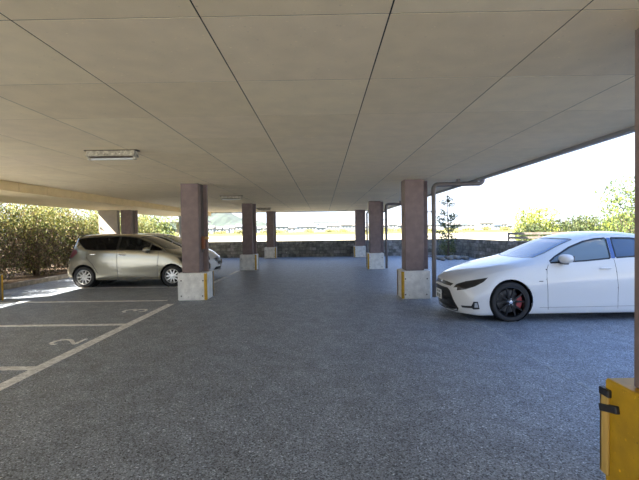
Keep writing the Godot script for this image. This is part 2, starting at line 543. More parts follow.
func shrub(called: String, label: String, cat: String, at: Vector3, rad: float, h: float, count: int, l: float, cols: Array, sd: int, group := "", dry := [], nstem := 7, twigs := 0) -> void:
	var t := thing(called, label, cat, at, 0, group)
	var g := RandomNumberGenerator.new()
	g.seed = sd
	var b := MB.new()
	var blobs := []
	for k in nstem:
		var a := TAU * k / nstem + g.randf()
		var rr := rad * g.randf_range(0.25, 0.75)
		var tip := Vector3(cos(a) * rr, h * g.randf_range(0.5, 0.84), sin(a) * rr)
		b.tube([Vector3(cos(a) * 0.08, 0, sin(a) * 0.08), tip * Vector3(0.4, 0.5, 0.4), tip], 0.028, 0.008, 5)
		var br := rad * g.randf_range(0.42, 0.62)
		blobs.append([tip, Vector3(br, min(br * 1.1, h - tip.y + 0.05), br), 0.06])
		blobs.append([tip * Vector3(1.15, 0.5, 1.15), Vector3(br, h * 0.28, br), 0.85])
	for k in twigs:
		var a := g.randf() * TAU
		var p0 := Vector3(cos(a), 0, sin(a)) * rad * g.randf_range(0.1, 0.8) + Vector3(0, h * g.randf_range(0.05, 0.4), 0)
		var p1 := p0 + Vector3(g.randfn(0, 0.25), g.randf_range(0.1, 0.6), g.randfn(0, 0.25))
		b.tube([p0, (p0 + p1) / 2 + Vector3(g.randfn(0, 0.04), 0, g.randfn(0, 0.04)), p1], 0.008, 0.003, 3, false)
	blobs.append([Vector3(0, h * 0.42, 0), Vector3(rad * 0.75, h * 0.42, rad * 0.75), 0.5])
	part("stems", b, M.bark, t)
	foliage(t, blobs, count, l, cols, sd + 1, 0.5, dry)

# ---------------------------------------------------------------- cars
func key(tab: Array, x: float) -> float:
	var n := tab.size() / 2
	if x <= tab[0]: return tab[1]
	if x >= tab[2 * n - 2]: return tab[2 * n - 1]
	var i := 0
	while x > tab[2 * i + 2]: i += 1
	var x0: float = tab[2 * i]
	var y0: float = tab[2 * i + 1]
	var x1: float = tab[2 * i + 2]
	var y1: float = tab[2 * i + 3]
	var sl := (y1 - y0) / (x1 - x0)
	var m0 := sl
	var m1 := sl
	if i > 0:
		var sp: float = (y0 - tab[2 * i - 1]) / (x0 - tab[2 * i - 2])
		m0 = 0.0 if sp * sl <= 0 else 2.0 * sp * sl / (sp + sl)
	if i < n - 2:
		var sn: float = (tab[2 * i + 5] - y1) / (tab[2 * i + 4] - x1)
		m1 = 0.0 if sn * sl <= 0 else 2.0 * sn * sl / (sn + sl)
	var h := x1 - x0
	var t := (x - x0) / h
	return (2 * t * t * t - 3 * t * t + 1) * y0 + (t * t * t - 2 * t * t + t) * h * m0 + (-2 * t * t * t + 3 * t * t) * y1 + (t * t * t - t * t) * h * m1
func spline(p: Array, counts: Array) -> Array:
	var out := []
	var n := p.size()
	for i in n - 1:
		var a: Vector2 = p[i - 1] if i > 0 else p[0] * 2.0 - p[1]
		var b: Vector2 = p[i]
		var c: Vector2 = p[i + 1]
		var d: Vector2 = p[i + 2] if i < n - 2 else Vector2(-p[n - 2].x, p[n - 2].y)
		var t1 := sqrt(max(a.distance_to(b), 1e-4))
		var t2 := t1 + sqrt(max(b.distance_to(c), 1e-4))
		var t3 := t2 + sqrt(max(c.distance_to(d), 1e-4))
		for k in counts[i]:
			var t := lerpf(t1, t2, float(k) / counts[i])
			var A1 := a.lerp(b, t / t1)
			var A2 := b.lerp(c, (t - t1) / (t2 - t1))
			var A3 := c.lerp(d, (t - t2) / (t3 - t2))
			var B1 := A1.lerp(A2, t / t2)
			var B2 := A2.lerp(A3, (t - t1) / (t3 - t1))
			out.append(B1.lerp(B2, (t - t1) / (t2 - t1)))
	out.append(p[n - 1])
	return out

# a skin is [PackedVector3Array points, PackedVector3Array normals], three per triangle, half of the car (z >= 0)
func car_skin(k: Dictionary) -> Array:
	var L: float = k.L
	var st := []
	var x := 0.0
	while x < L - 0.001:
		st.append(x)
		x += 0.018 if x < 0.2 or x > L - 0.2 else 0.045
	st.append(L)
	var front := func(y: float, z: float) -> float: return k.plan * pow(absf(z) / k.W, k.plan_p) + key(k.lean, y)
	var rear := func(y: float, z: float) -> float: return k.rplan * pow(absf(z) / k.W, 3.0) + key(k.rlean, y)
	var rows := []
	var ring := func(xx: float) -> Array:
		var yb := key(k.yb, xx)
		var wm := key(k.wm, xx)
		var wb := key(k.wb, xx)
		var yB := key(k.yB, xx)
		var wg := key(k.wg, xx)
		var yg := key(k.yg, xx)
		var yt := key(k.yt, xx)
		var ym := lerpf(yb, yB, 0.62)
		var p := [Vector2(0, yb), Vector2(wm * 0.9, yb), Vector2(wm - 0.035, yb + 0.025), Vector2(wm - 0.012, lerpf(yb, yB, 0.3)), Vector2(wm, ym), Vector2(wb, yB), Vector2(lerpf(wb, wg, 0.5) + 0.012, lerpf(yB, yg, 0.5)), Vector2(wg, yg), Vector2(wg * 0.86, lerpf(yg, yt, 0.5)), Vector2(wg * 0.5, lerpf(yg, yt, 0.86)), Vector2(0, yt)]
		return spline(p, [3, 3, 4, 4, 7, 5, 5, 4, 5, 5])
	var place := func(q: Array, xx: float) -> Array:
		var row := []
		for p in q:
			var X := xx
			if xx < k.x1: X += front.call(p.y, p.x) * pow(1.0 - xx / k.x1, 2)
			if xx > L - k.x2: X -= rear.call(p.y, p.x) * pow(1.0 - (L - xx) / k.x2, 2)
			row.append(Vector3(X, p.y, max(p.x, 0.0)))
		return row
	var capn := 14
	for e in 2:
		var xx: float = 0.0 if e == 0 else L
		var r0: Array = ring.call(xx)
		var yc: float = (r0[0].y + r0[-1].y) / 2
		var caps := []
		for c in range(1, capn + 1):
			var s := 1.0 - float(c) / capn
			var q := []
			for p in r0: q.append(Vector2(p.x * s, yc + (p.y - yc) * s))
			caps.append(place.call(q, xx))
		if e == 0:
			caps.reverse()
			rows.append_array(caps)
			for s in st: rows.append(place.call(ring.call(s), s))
		else:
			rows.append_array(caps)
	var m: int = rows[0].size()
	var nr := []
	for i in rows.size():
		var row := []
		for j in m:
			var i0 := maxi(i - 1, 0)
			var i1 := mini(i + 1, rows.size() - 1)
			var a: Vector3 = rows[i1][j] - rows[i0][j]
			var b: Vector3
			if j == 0: b = (rows[i][1] - rows[i][0]) * Vector3(0, 0, 1)
			elif j == m - 1: b = (rows[i][m - 1] - rows[i][m - 2]) * Vector3(0, 0, 1)
			else: b = rows[i][j + 1] - rows[i][j - 1]
			var nn := b.cross(a).normalized()
			if nn.length() < 0.5: nn = Vector3(-1 if i < rows.size() / 2 else 1, 0, 0)
			row.append(nn)
		nr.append(row)
	# normals outwards
	var mid: int = rows.size() / 2
	var flip := -1.0 if nr[mid][m / 2].z < 0 else 1.0
	var P := PackedVector3Array()
	var N := PackedVector3Array()
	for i in rows.size() - 1:
		for j in m - 1:
			var q := [[i, j], [i, j + 1], [i + 1, j + 1], [i + 1, j]]
			for t in [[0, 1, 2], [0, 2, 3]]:
				var a: Vector3 = rows[q[t[0]][0]][q[t[0]][1]]
				var b: Vector3 = rows[q[t[1]][0]][q[t[1]][1]]
				var c: Vector3 = rows[q[t[2]][0]][q[t[2]][1]]
				if (b - a).cross(c - a).length() < 1e-8: continue
				for w in t:
					P.append(rows[q[w][0]][q[w][1]]); N.append(nr[q[w][0]][q[w][1]] * flip)
	return [P, N]
# splits the skin: [inside the outline, outside]. u: axis across; keep: which points count
func cut(skin: Array, u: Vector3, w: Vector3, outline: Array, keep: Callable) -> Array:
	var poly := PackedVector2Array(outline)
	if Geometry2D.is_polygon_clockwise(poly): poly.reverse()
	var pieces := Geometry2D.decompose_polygon_in_convex(poly)
	var lo := poly[0]
	var hi := poly[0]
	for p in poly:
		lo = lo.min(p); hi = hi.max(p)
	var in_pts := PackedVector3Array()
	var in_nrm := PackedVector3Array()
	var out_pts := PackedVector3Array()
	var out_nrm := PackedVector3Array()
	var P: PackedVector3Array = skin[0]
	var N: PackedVector3Array = skin[1]
	for i in range(0, P.size(), 3):
		var a := Vector2(P[i].dot(u), P[i].dot(w))
		var b := Vector2(P[i + 1].dot(u), P[i + 1].dot(w))
		var c := Vector2(P[i + 2].dot(u), P[i + 2].dot(w))
		var mn := a.min(b).min(c)
		var mx := a.max(b).max(c)
		if mx.x <= lo.x or mn.x >= hi.x or mx.y <= lo.y or mn.y >= hi.y or not keep.call((P[i] + P[i + 1] + P[i + 2]) / 3.0, N[i]):
			for k in 3:
				out_pts.append(P[i + k]); out_nrm.append(N[i + k])
			continue
		var todo := [[[a, P[i], N[i]], [b, P[i + 1], N[i + 1]], [c, P[i + 2], N[i + 2]]]]
		for cv in pieces:
			var cc: PackedVector2Array = cv
			if Geometry2D.is_polygon_clockwise(cc): cc.reverse()
			var rest := []
			for pg in todo:
				var cur: Array = pg
				for e in cc.size():
					if cur.size() < 3: break
					var e0 := cc[e]
					var e1 := cc[(e + 1) % cc.size()]
					var inn := []
					var out := []
					for v in cur.size():
						var s: Array = cur[v]
						var t: Array = cur[(v + 1) % cur.size()]
						var ds := (e1 - e0).cross(s[0] - e0)
						var dt := (e1 - e0).cross(t[0] - e0)
						if ds >= 0: inn.append(s)
						else: out.append(s)
						if (ds > 0 and dt < 0) or (ds < 0 and dt > 0):
							var f := ds / (ds - dt)
							var x := [s[0].lerp(t[0], f), s[1].lerp(t[1], f), s[2].lerp(t[2], f)]
							inn.append(x); out.append(x)
					if out.size() >= 3: rest.append(out)
					cur = inn
				if cur.size() >= 3:
					for v in range(1, cur.size() - 1):
						for q in [cur[0], cur[v], cur[v + 1]]:
							in_pts.append(q[1]); in_nrm.append(q[2])
			todo = rest
		for pg in todo:
			for v in range(1, pg.size() - 1):
				for q in [pg[0], pg[v], pg[v + 1]]:
					out_pts.append(q[1]); out_nrm.append(q[2])
	return [[in_pts, in_nrm], [out_pts, out_nrm]]
# mesh of a skin piece: sides = [1], [-1] or both; off pushes along the normal
func skin_mesh(s: Array, sides: Array, off := 0.0) -> MB:
	var b := MB.new()
	for sg in sides:
		var fl := Vector3(1, 1, sg)
		for i in range(0, s[0].size(), 3):
			b.tri((s[0][i] + s[1][i] * off) * fl, (s[0][i + 1] + s[1][i + 1] * off) * fl, (s[0][i + 2] + s[1][i + 2] * off) * fl, s[1][i] * fl, s[1][i + 1] * fl, s[1][i + 2] * fl)
	return b
func grow(poly: Array, d: float) -> Array:
	var r := Geometry2D.offset_polygon(PackedVector2Array(poly), d, Geometry2D.JOIN_ROUND)
	return Array(r[0])
func strip(pts: Array, wd: float) -> Array:
	var r := Geometry2D.offset_polyline(PackedVector2Array(pts), wd / 2, Geometry2D.JOIN_MITER, Geometry2D.END_BUTT)
	return Array(r[0])
func disc(c: Vector2, r: float, n := 32) -> Array:
	var o := []
	for k in n: o.append(c + Vector2(cos(TAU * k / n), sin(TAU * k / n)) * r)
	return o

func wheel(parent: Node, at: Vector3, side: float, r: float, rim: float, wide: float, kind: String) -> void:
	var w := Node3D.new()
	w.name = "wheel"
	parent.add_child(w, true)
	w.position = at
	var bs := Basis(Vector3(1, 0, 0), Vector3(0, 1, 0), Vector3(0, 0, side)) if side > 0 else Basis(Vector3(-1, 0, 0), Vector3(0, 1, 0), Vector3(0, 0, -1))
	var h := wide / 2
	var b := MB.new()
	b.lathe([Vector2(rim - 0.01, -h + 0.02), Vector2(rim + 0.01, -h), Vector2(r - 0.035, -h), Vector2(r - 0.012, -h + 0.012), Vector2(r, -h + 0.04), Vector2(r, h - 0.04), Vector2(r - 0.012, h - 0.012), Vector2(r - 0.035, h), Vector2(rim + 0.012, h - 0.004), Vector2(rim - 0.004, h - 0.016)], Vector3.ZERO, bs, 40)
	part("tyre", b, M.rubber, w)
	var rm: Material = M.rim_black if kind == "sport" else M.rim_silver
	b = MB.new()
	b.lathe([Vector2(rim + 0.002, h - 0.012), Vector2(rim - 0.012, h - 0.006), Vector2(rim - 0.018, h - 0.02), Vector2(rim - 0.028, -h + 0.03), Vector2(rim, -h + 0.02)], Vector3.ZERO, bs, 40)
	part("rim", b, rm, w)
	b = MB.new()
	b.lathe([Vector2(0, -0.01), Vector2(rim * 0.74, -0.01), Vector2(rim * 0.74, -0.03), Vector2(0, -0.03)], Vector3.ZERO, bs, 32)
	part("brake_disc", b, M.steel if kind == "sport" else M.liner, w)
	b = MB.new()
	b.lathe([Vector2(0, -h + 0.03), Vector2(rim - 0.02, -h + 0.03)], Vector3.ZERO, bs, 24)
	part("backing_plate", b, M.liner, w)
	b = MB.new()
	for s in 5:
		for pr in [-1.0, 1.0]:
			var a0: float = TAU * s / 5 + PI / 2 + pr * (0.10 if kind == "sport" else 0.13)
			var a1: float = TAU * s / 5 + PI / 2 + pr * (0.30 if kind == "sport" else 0.33)
			var d0 := Vector2(cos(a0), sin(a0))
			var d1 := Vector2(cos(a1), sin(a1))
			var p0 := d0 * 0.04
			var p1 := d1 * (rim - 0.012)
			var t := (p1 - p0).normalized().orthogonal()
			var w0 := 0.019 if kind == "sport" else 0.020
			var w1 := 0.011 if kind == "sport" else 0.014
			b.extrude(PackedVector2Array([p0 + t * w0, p1 + t * w1, p1 - t * w1, p0 - t * w0]), bs * Vector3(0, 0, h - 0.035), bs, 0.03)
	b.lathe([Vector2(0.075, h - 0.05), Vector2(0.068, h - 0.022), Vector2(0.03, h - 0.018)], Vector3.ZERO, bs, 24)
	part("spokes", b, rm, w)
	b = MB.new()
	b.lathe([Vector2(0.034, h - 0.024), Vector2(0.03, h - 0.010), Vector2(0, h - 0.008)], Vector3.ZERO, bs, 20)
	for s in 5:
		var a := TAU * s / 5 + 0.3
		b.lathe([Vector2(0.009, h - 0.03), Vector2(0.009, h - 0.012), Vector2(0, h - 0.012)], bs * Vector3(cos(a) * 0.052, sin(a) * 0.052, 0), bs, 8)
	part("hub_cap", b, M.chrome if kind == "sport" else M.rim_silver, w)
	if kind == "sport":
		b = MB.new()
		var arc := PackedVector2Array()
		for k in 9:
			var a := lerpf(-0.55, 0.55, k / 8.0)
			arc.append(Vector2(cos(a), sin(a)) * rim * 0.86)
		for k in 9:
			var a := lerpf(0.55, -0.55, k / 8.0)
			arc.append(Vector2(cos(a), sin(a)) * rim * 0.52)
		# caliper sits on the rear half of the wheel
		b.extrude(arc, Vector3(0, 0, side * 0.005), Basis(Vector3(1, 0, 0), Vector3(0, 1, 0), Vector3(0, 0, 1)), 0.06)
		part("brake_caliper", b, M.red, w)

# k: shape tables and outlines; builds the car with its nose at local x = 0, tail at x = L
func make_car(called: String, label: String, k: Dictionary) -> Node3D:
	var t := thing(called, label, "car")
	var skin := car_skin(k)
	var X := Vector3(1, 0, 0)
	var Y := Vector3(0, 1, 0)
	var Z := Vector3(0, 0, 1)
	var any := func(_p, _n): return true
	var r: Array
	# wheel openings
	for ax in [k.front_axle, k.rear_axle]:
		r = cut(skin, X, Y, disc(Vector2(ax, k.tyre_r + k.arch_up), k.arch_r), func(p, _n): return p.z > 0.48)
		skin = r[1]
	var made := {}
	# body dress-up in the order given: [name, axis, outline, keep, material, push, rim]
	for d in k.cuts:
		var u: Vector3 = {"side": X, "front": Z, "top": X, "corner": Vector3(0.70711, 0, 0.70711), "rcorner": Vector3(0.70711, 0, -0.70711)}[d[1]]
		var w: Vector3 = Z if d[1] == "top" else Y
		var parent_part: Node = t
		if d[6] > 0.0:
			r = cut(skin, u, w, grow(d[2], d[6]), d[3])
			skin = r[1]
			var r2 := cut(r[0], u, w, d[2], any)
			if d[7] == "pair":
				for sg in [1.0, -1.0]:
					var o := part(d[0], skin_mesh(r2[0], [sg], d[5]), d[4], t)
					part("seal", skin_mesh(r2[1], [sg], 0.001), M.black, o)
			else:
				var o := part(d[0], skin_mesh(r2[0], [1.0, -1.0], d[5]), d[4], t)
				part("seal", skin_mesh(r2[1], [1.0, -1.0], 0.001), M.black, o)
		else:
			r = cut(skin, u, w, d[2], d[3])
			skin = r[1]
			if d[7] == "pair":
				for sg in [1.0, -1.0]: part(d[0], skin_mesh(r[0], [sg], d[5]), d[4], t)
			else:
				part(d[0], skin_mesh(r[0], [1.0, -1.0], d[5]), d[4], t)
	part("body", skin_mesh(skin, [1.0, -1.0]), k.paint, t)
	# wheel housings
	for ax in [k.front_axle, k.rear_axle]:
		for sg in [-1.0, 1.0]:
			var b := MB.new()
			var bs := Basis(X, Y, Z)
			b.lathe([Vector2(k.arch_r, k.W - 0.06), Vector2(k.arch_r, k.W - 0.42), Vector2(0.0, k.W - 0.42)], Vector3(ax, k.tyre_r + k.arch_up, 0), Basis(X, Y, Z * sg), 32)
			part("wheel_housing", b, M.liner, t)
			wheel(t, Vector3(ax, k.tyre_r, sg * (k.W - k.tyre_w / 2 - k.inset)), sg, k.tyre_r, k.rim_r, k.tyre_w, k.wheel_kind)
	# cabin
	for row in k.seats:
		for sg in [-0.36, 0.36]:
			var b := MB.new()
			b.box(Vector3(row.x, row.y, sg), Vector3(0.5, 0.16, 0.48), 0.05)
			b.box(Vector3(row.x + 0.30, row.y + 0.30, sg), Vector3(0.14, 0.60, 0.46), 0.05, Basis(Z, -0.2))
			b.box(Vector3(row.x + 0.37, row.y + 0.68, sg), Vector3(0.09, 0.18, 0.24), 0.04, Basis(Z, -0.2))
			part("seat", b, M.seat, t)
	var db := MB.new()
	db.box(Vector3(k.dash.x, k.dash.y, 0), Vector3(0.45, 0.22, 1.30), 0.08)
	part("dashboard", db, M.seat, t)
	var fl := MB.new()
	fl.box(Vector3(k.L * 0.52, 0.30, 0), Vector3(k.L * 0.5, 0.06, 1.25), 0.0)
	part("cabin_floor", fl, M.seat, t)
	var sw := MB.new()
	var ring := []
	for q in 21: ring.append(Vector3(k.dash.x + 0.33 - 0.08 * sin(TAU * q / 20), k.dash.y + 0.02 + 0.17 * sin(TAU * q / 20), 0.36 * k.get("driver", -1.0) + 0.18 * cos(TAU * q / 20)))
	sw.tube(ring, 0.014, -1, 6, false)
	part("steering_wheel", sw, M.black, t)
	# door mirrors and handles
	for sg in [-1.0, 1.0]:
		var mp: Vector3 = k.mirror
		var b := MB.new()
		b.ball(Vector3(mp.x, mp.y, sg * mp.z), Vector3(0.10, 0.072, 0.115), 10, Basis.IDENTITY, 0.75)
		var o := part("door_mirror", b, k.paint, t)
		var g := MB.new()
		g.box(Vector3(mp.x + 0.088, mp.y, sg * mp.z), Vector3(0.02, 0.09, 0.16), 0.006)
		part("mirror_glass", g, M.gloss_black, o)
		var a := MB.new()
		a.box(Vector3(mp.x + 0.01, mp.y - 0.075, sg * (mp.z - 0.07)), Vector3(0.09, 0.04, 0.16), 0.012)
		part("mirror_foot", a, M.black, o)
		for hp in k.handles:
			var hb := MB.new()
			hb.ball(Vector3(hp.x, hp.y, sg * hp.z), Vector3(0.095, 0.017, 0.022), 8, Basis.IDENTITY, 0.7)
			part("door_handle", hb, k.handle_mat, t)
	return t

func sedan() -> void:
	var k := {"L": 4.75, "W": 0.8975, "paint": M.white, "plan": 0.36, "plan_p": 2.6, "x1": 0.95, "x2": 0.8, "rplan": 0.22,
		"lean": [0.10, 0.06, 0.2, 0.02, 0.35, 0.0, 0.52, 0.0, 0.62, 0.025, 0.70, 0.07], "rlean": [0.2, 0.06, 0.5, 0.0, 0.8, 0.02, 1.0, 0.10],
		"yb": [0.0, 0.12, 0.3, 0.095, 0.6, 0.10, 1.4, 0.12, 3.3, 0.125, 4.2, 0.19, 4.75, 0.24],
		"wm": [0.0, 0.80, 0.06, 0.85, 0.2, 0.872, 0.7, 0.893, 1.2, 0.8975, 3.6, 0.8975, 4.3, 0.875, 4.68, 0.83, 4.75, 0.78],
		"wb": [0.0, 0.66, 0.06, 0.70, 0.3, 0.765, 0.7, 0.825, 1.4, 0.85, 2.2, 0.855, 3.5, 0.85, 4.3, 0.81, 4.75, 0.70],
		"yB": [0.0, 0.575, 0.06, 0.615, 0.2, 0.66, 0.5, 0.755, 0.9, 0.835, 1.4, 0.925, 1.7, 0.955, 2.7, 1.02, 3.5, 1.06, 4.2, 1.03, 4.75, 0.93],
		"wg": [0.0, 0.50, 0.3, 0.62, 0.9, 0.70, 1.3, 0.735, 1.6, 0.715, 2.0, 0.65, 2.4, 0.595, 2.8, 0.575, 3.3, 0.565, 3.7, 0.585, 4.1, 0.66, 4.4, 0.68, 4.75, 0.60],
		"yg": [0.0, 0.63, 0.06, 0.68, 0.2, 0.73, 0.5, 0.81, 0.9, 0.905, 1.3, 0.985, 1.6, 1.095, 2.0, 1.255, 2.4, 1.355, 2.8, 1.39, 3.3, 1.365, 3.7, 1.24, 4.1, 1.085, 4.4, 1.04, 4.75, 0.96],
		"yt": [0.0, 0.65, 0.06, 0.705, 0.17, 0.755, 0.45, 0.845, 0.79, 0.93, 1.12, 1.0, 1.28, 1.035, 1.6, 1.155, 2.0, 1.325, 2.3, 1.42, 2.65, 1.46, 3.0, 1.46, 3.4, 1.41, 3.8, 1.265, 4.15, 1.10, 4.35, 1.065, 4.6, 1.05, 4.75, 0.99],
		"front_axle": 0.95, "rear_axle": 3.80, "tyre_r": 0.328, "arch_up": 0.012, "arch_r": 0.362, "tyre_w": 0.235, "rim_r": 0.252, "inset": 0.012, "wheel_kind": "sport",
		"seats": [Vector3(2.25, 0.48, 0), Vector3(3.15, 0.50, 0)], "dash": Vector2(1.58, 0.86), "driver": 1.0,
		"mirror": Vector3(1.80, 1.035, 0.985), "handles": [Vector3(2.50, 0.865, 0.905), Vector3(3.45, 0.885, 0.90)], "handle_mat": M.white}
	var side := func(p, n): return p.z > 0.4 and n.z > 0.25
	var all := func(_p, _n): return true
	var nose := func(p, _n): return p.x < 0.9
	var front := func(p, n): return p.x < 0.6 and n.x < -0.2
	var up := func(p, n): return p.y > 0.9 and n.y > 0.1
	k.cuts = [
		["windshield", "top", [Vector2(1.265, -0.2), Vector2(1.265, 0.25), Vector2(1.32, 0.5), Vector2(1.42, 0.665), Vector2(1.60, 0.66), Vector2(1.9, 0.60), Vector2(2.12, 0.555), Vector2(2.06, 0.3), Vector2(2.04, -0.2)], up, M.sky_reflect_glass, -0.004, 0.022, "one"],
		["rear_window", "top", [Vector2(3.52, -0.2), Vector2(3.52, 0.40), Vector2(3.56, 0.49), Vector2(4.02, 0.55), Vector2(4.10, 0.40), Vector2(4.12, -0.2)], up, M.tint, -0.004, 0.02, "one"],
		["window_front", "side", [Vector2(1.62, 0.972), Vector2(1.73, 1.045), Vector2(2.02, 1.195), Vector2(2.28, 1.285), Vector2(2.50, 1.325), Vector2(2.665, 1.335), Vector2(2.60, 1.035), Vector2(2.2, 1.0)], side, M.pane, -0.006, 0.024, "pair"],
		["window_rear", "side", [Vector2(2.715, 1.045), Vector2(2.775, 1.338), Vector2(3.10, 1.332), Vector2(3.34, 1.298), Vector2(3.62, 1.215), Vector2(3.78, 1.125), Vector2(3.74, 1.10)], side, M.tint_blue, -0.006, 0.024, "pair"],
		["pillar_trim", "side", [Vector2(2.625, 1.02), Vector2(2.695, 1.352), Vector2(2.75, 1.352), Vector2(2.69, 1.02)], side, M.pillar_blue, 0.0, 0.0, "pair"],
		["headlight", "corner", [Vector2(0.44, 0.535), Vector2(0.50, 0.60), Vector2(0.66, 0.655), Vector2(1.0, 0.73), Vector2(0.95, 0.66), Vector2(0.84, 0.585), Vector2(0.70, 0.53), Vector2(0.52, 0.495), Vector2(0.53, 0.545)], nose, M.gloss_black, -0.004, 0.0, "pair"],
		["upper_grille", "front", [Vector2(-0.2, 0.565), Vector2(-0.2, 0.625), Vector2(0.30, 0.625), Vector2(0.52, 0.60), Vector2(0.46, 0.555)], front, M.black, -0.02, 0.0, "one"],
		["lower_grille", "front", [Vector2(-0.2, 0.15), Vector2(-0.2, 0.50), Vector2(0.38, 0.50), Vector2(0.44, 0.46), Vector2(0.60, 0.19), Vector2(0.56, 0.15)], front, M.black, -0.03, 0.016, "one"],
		["fog_lamp", "corner", [Vector2(0.845, 0.24), Vector2(0.855, 0.315), Vector2(0.89, 0.315), Vector2(0.90, 0.24)], nose, M.lens_solid, -0.006, 0.0, "pair"],
		["fog_bezel", "corner", [Vector2(0.62, 0.215), Vector2(0.60, 0.25), Vector2(0.80, 0.265), Vector2(0.84, 0.34), Vector2(0.90, 0.34), Vector2(0.915, 0.215), Vector2(0.83, 0.205), Vector2(0.80, 0.225)], nose, M.gloss_black, -0.012, 0.0, "pair"],
		["tail_light", "side", [Vector2(4.35, 0.80), Vector2(4.32, 0.92), Vector2(4.80, 0.93), Vector2(4.80, 0.80)], all, M.tail, 0.0, 0.006, "pair"],
		["door_gap", "side", strip([Vector2(1.565, 0.20), Vector2(1.555, 0.45), Vector2(1.54, 0.70), Vector2(1.55, 0.86), Vector2(1.58, 0.935)], 0.007), side, M.gap, -0.006, 0.0, "pair"],
		["door_gap", "side", strip([Vector2(2.72, 0.20), Vector2(2.715, 0.55), Vector2(2.69, 0.82), Vector2(2.665, 1.01)], 0.007), side, M.gap, -0.006, 0.0, "pair"],
		["door_gap", "side", strip([Vector2(3.42, 0.55), Vector2(3.62, 0.74), Vector2(3.80, 0.92), Vector2(3.84, 1.09)], 0.007), side, M.gap, -0.006, 0.0, "pair"],
		["sill_gap", "side", strip([Vector2(1.42, 0.235), Vector2(2.4, 0.24), Vector2(3.36, 0.25)], 0.005), side, M.gap, -0.006, 0.0, "pair"],
		["fender_badge", "side", [Vector2(1.41, 0.66), Vector2(1.41, 0.672), Vector2(1.475, 0.672), Vector2(1.475, 0.66)], side, M.gap, 0.003, 0.0, "pair"],
	]
	var t := make_car("sedan_car", "white low sports sedan with black wheels and red brake calipers", k)
	# number plate, grille bars, lip
	var b := MB.new()
	b.box(Vector3(-0.012, 0.365, 0), Vector3(0.012, 0.165, 0.33), 0.003)
	var pl := part("number_plate", b, M.plate, t)
	for r in [[0.045, -0.06, 0.05], [0.045, 0.03, 0.05], [0.05, 0.09, 0.03], [-0.03, -0.09, 0.05], [-0.03, -0.03, 0.045], [-0.03, 0.045, 0.05], [-0.03, 0.10, 0.04]]:
		var q := MB.new()
		q.box(Vector3(-0.0195, 0.365 + r[0], r[1]), Vector3(0.003, 0.035 if r[0] > 0 else 0.06, r[2] * 0.6))
		part("plate_mark", q, M.ink, pl)
	for y in [0.20, 0.255, 0.31, 0.365, 0.42]:
		var row := []
		for i in 15:
			var z := lerpf(-0.44, 0.44, i / 14.0) * (1.0 if y < 0.4 else 0.9)
			row.append(Vector3(0.018 + k.plan * pow(absf(z) / k.W, 2.6) + key(k.lean, y), y, z))
		var g := MB.new()
		g.tube(row, 0.006, -1, 5)
		part("grille_bar", g, M.gloss_black, t)
	var em := MB.new()
	em.lathe([Vector2(0, 0.012), Vector2(0.045, 0.010), Vector2(0.05, 0)], Vector3(0.045, 0.598, 0), Basis(Vector3(0, 0, 1), Vector3(0, 1, 0), Vector3(-1, 0, 0)), 18)
	part("emblem", em, M.chrome, t)
	for sg in [-1.0, 1.0]:
		for e in [[0.26, 0.59, 0.60], [0.335, 0.61, 0.69]]:
			var hl := MB.new()
			hl.ball(Vector3(e[0], e[1], sg * e[2]), Vector3(0.035, 0.03, 0.035), 8)
			part("headlight_lens", hl, M.lens_solid, t)
	t.scale = Vector3(0.98, 1, 1)
	t.position = F(3.11 - 0.985, 0, 7.12 + 0.89)

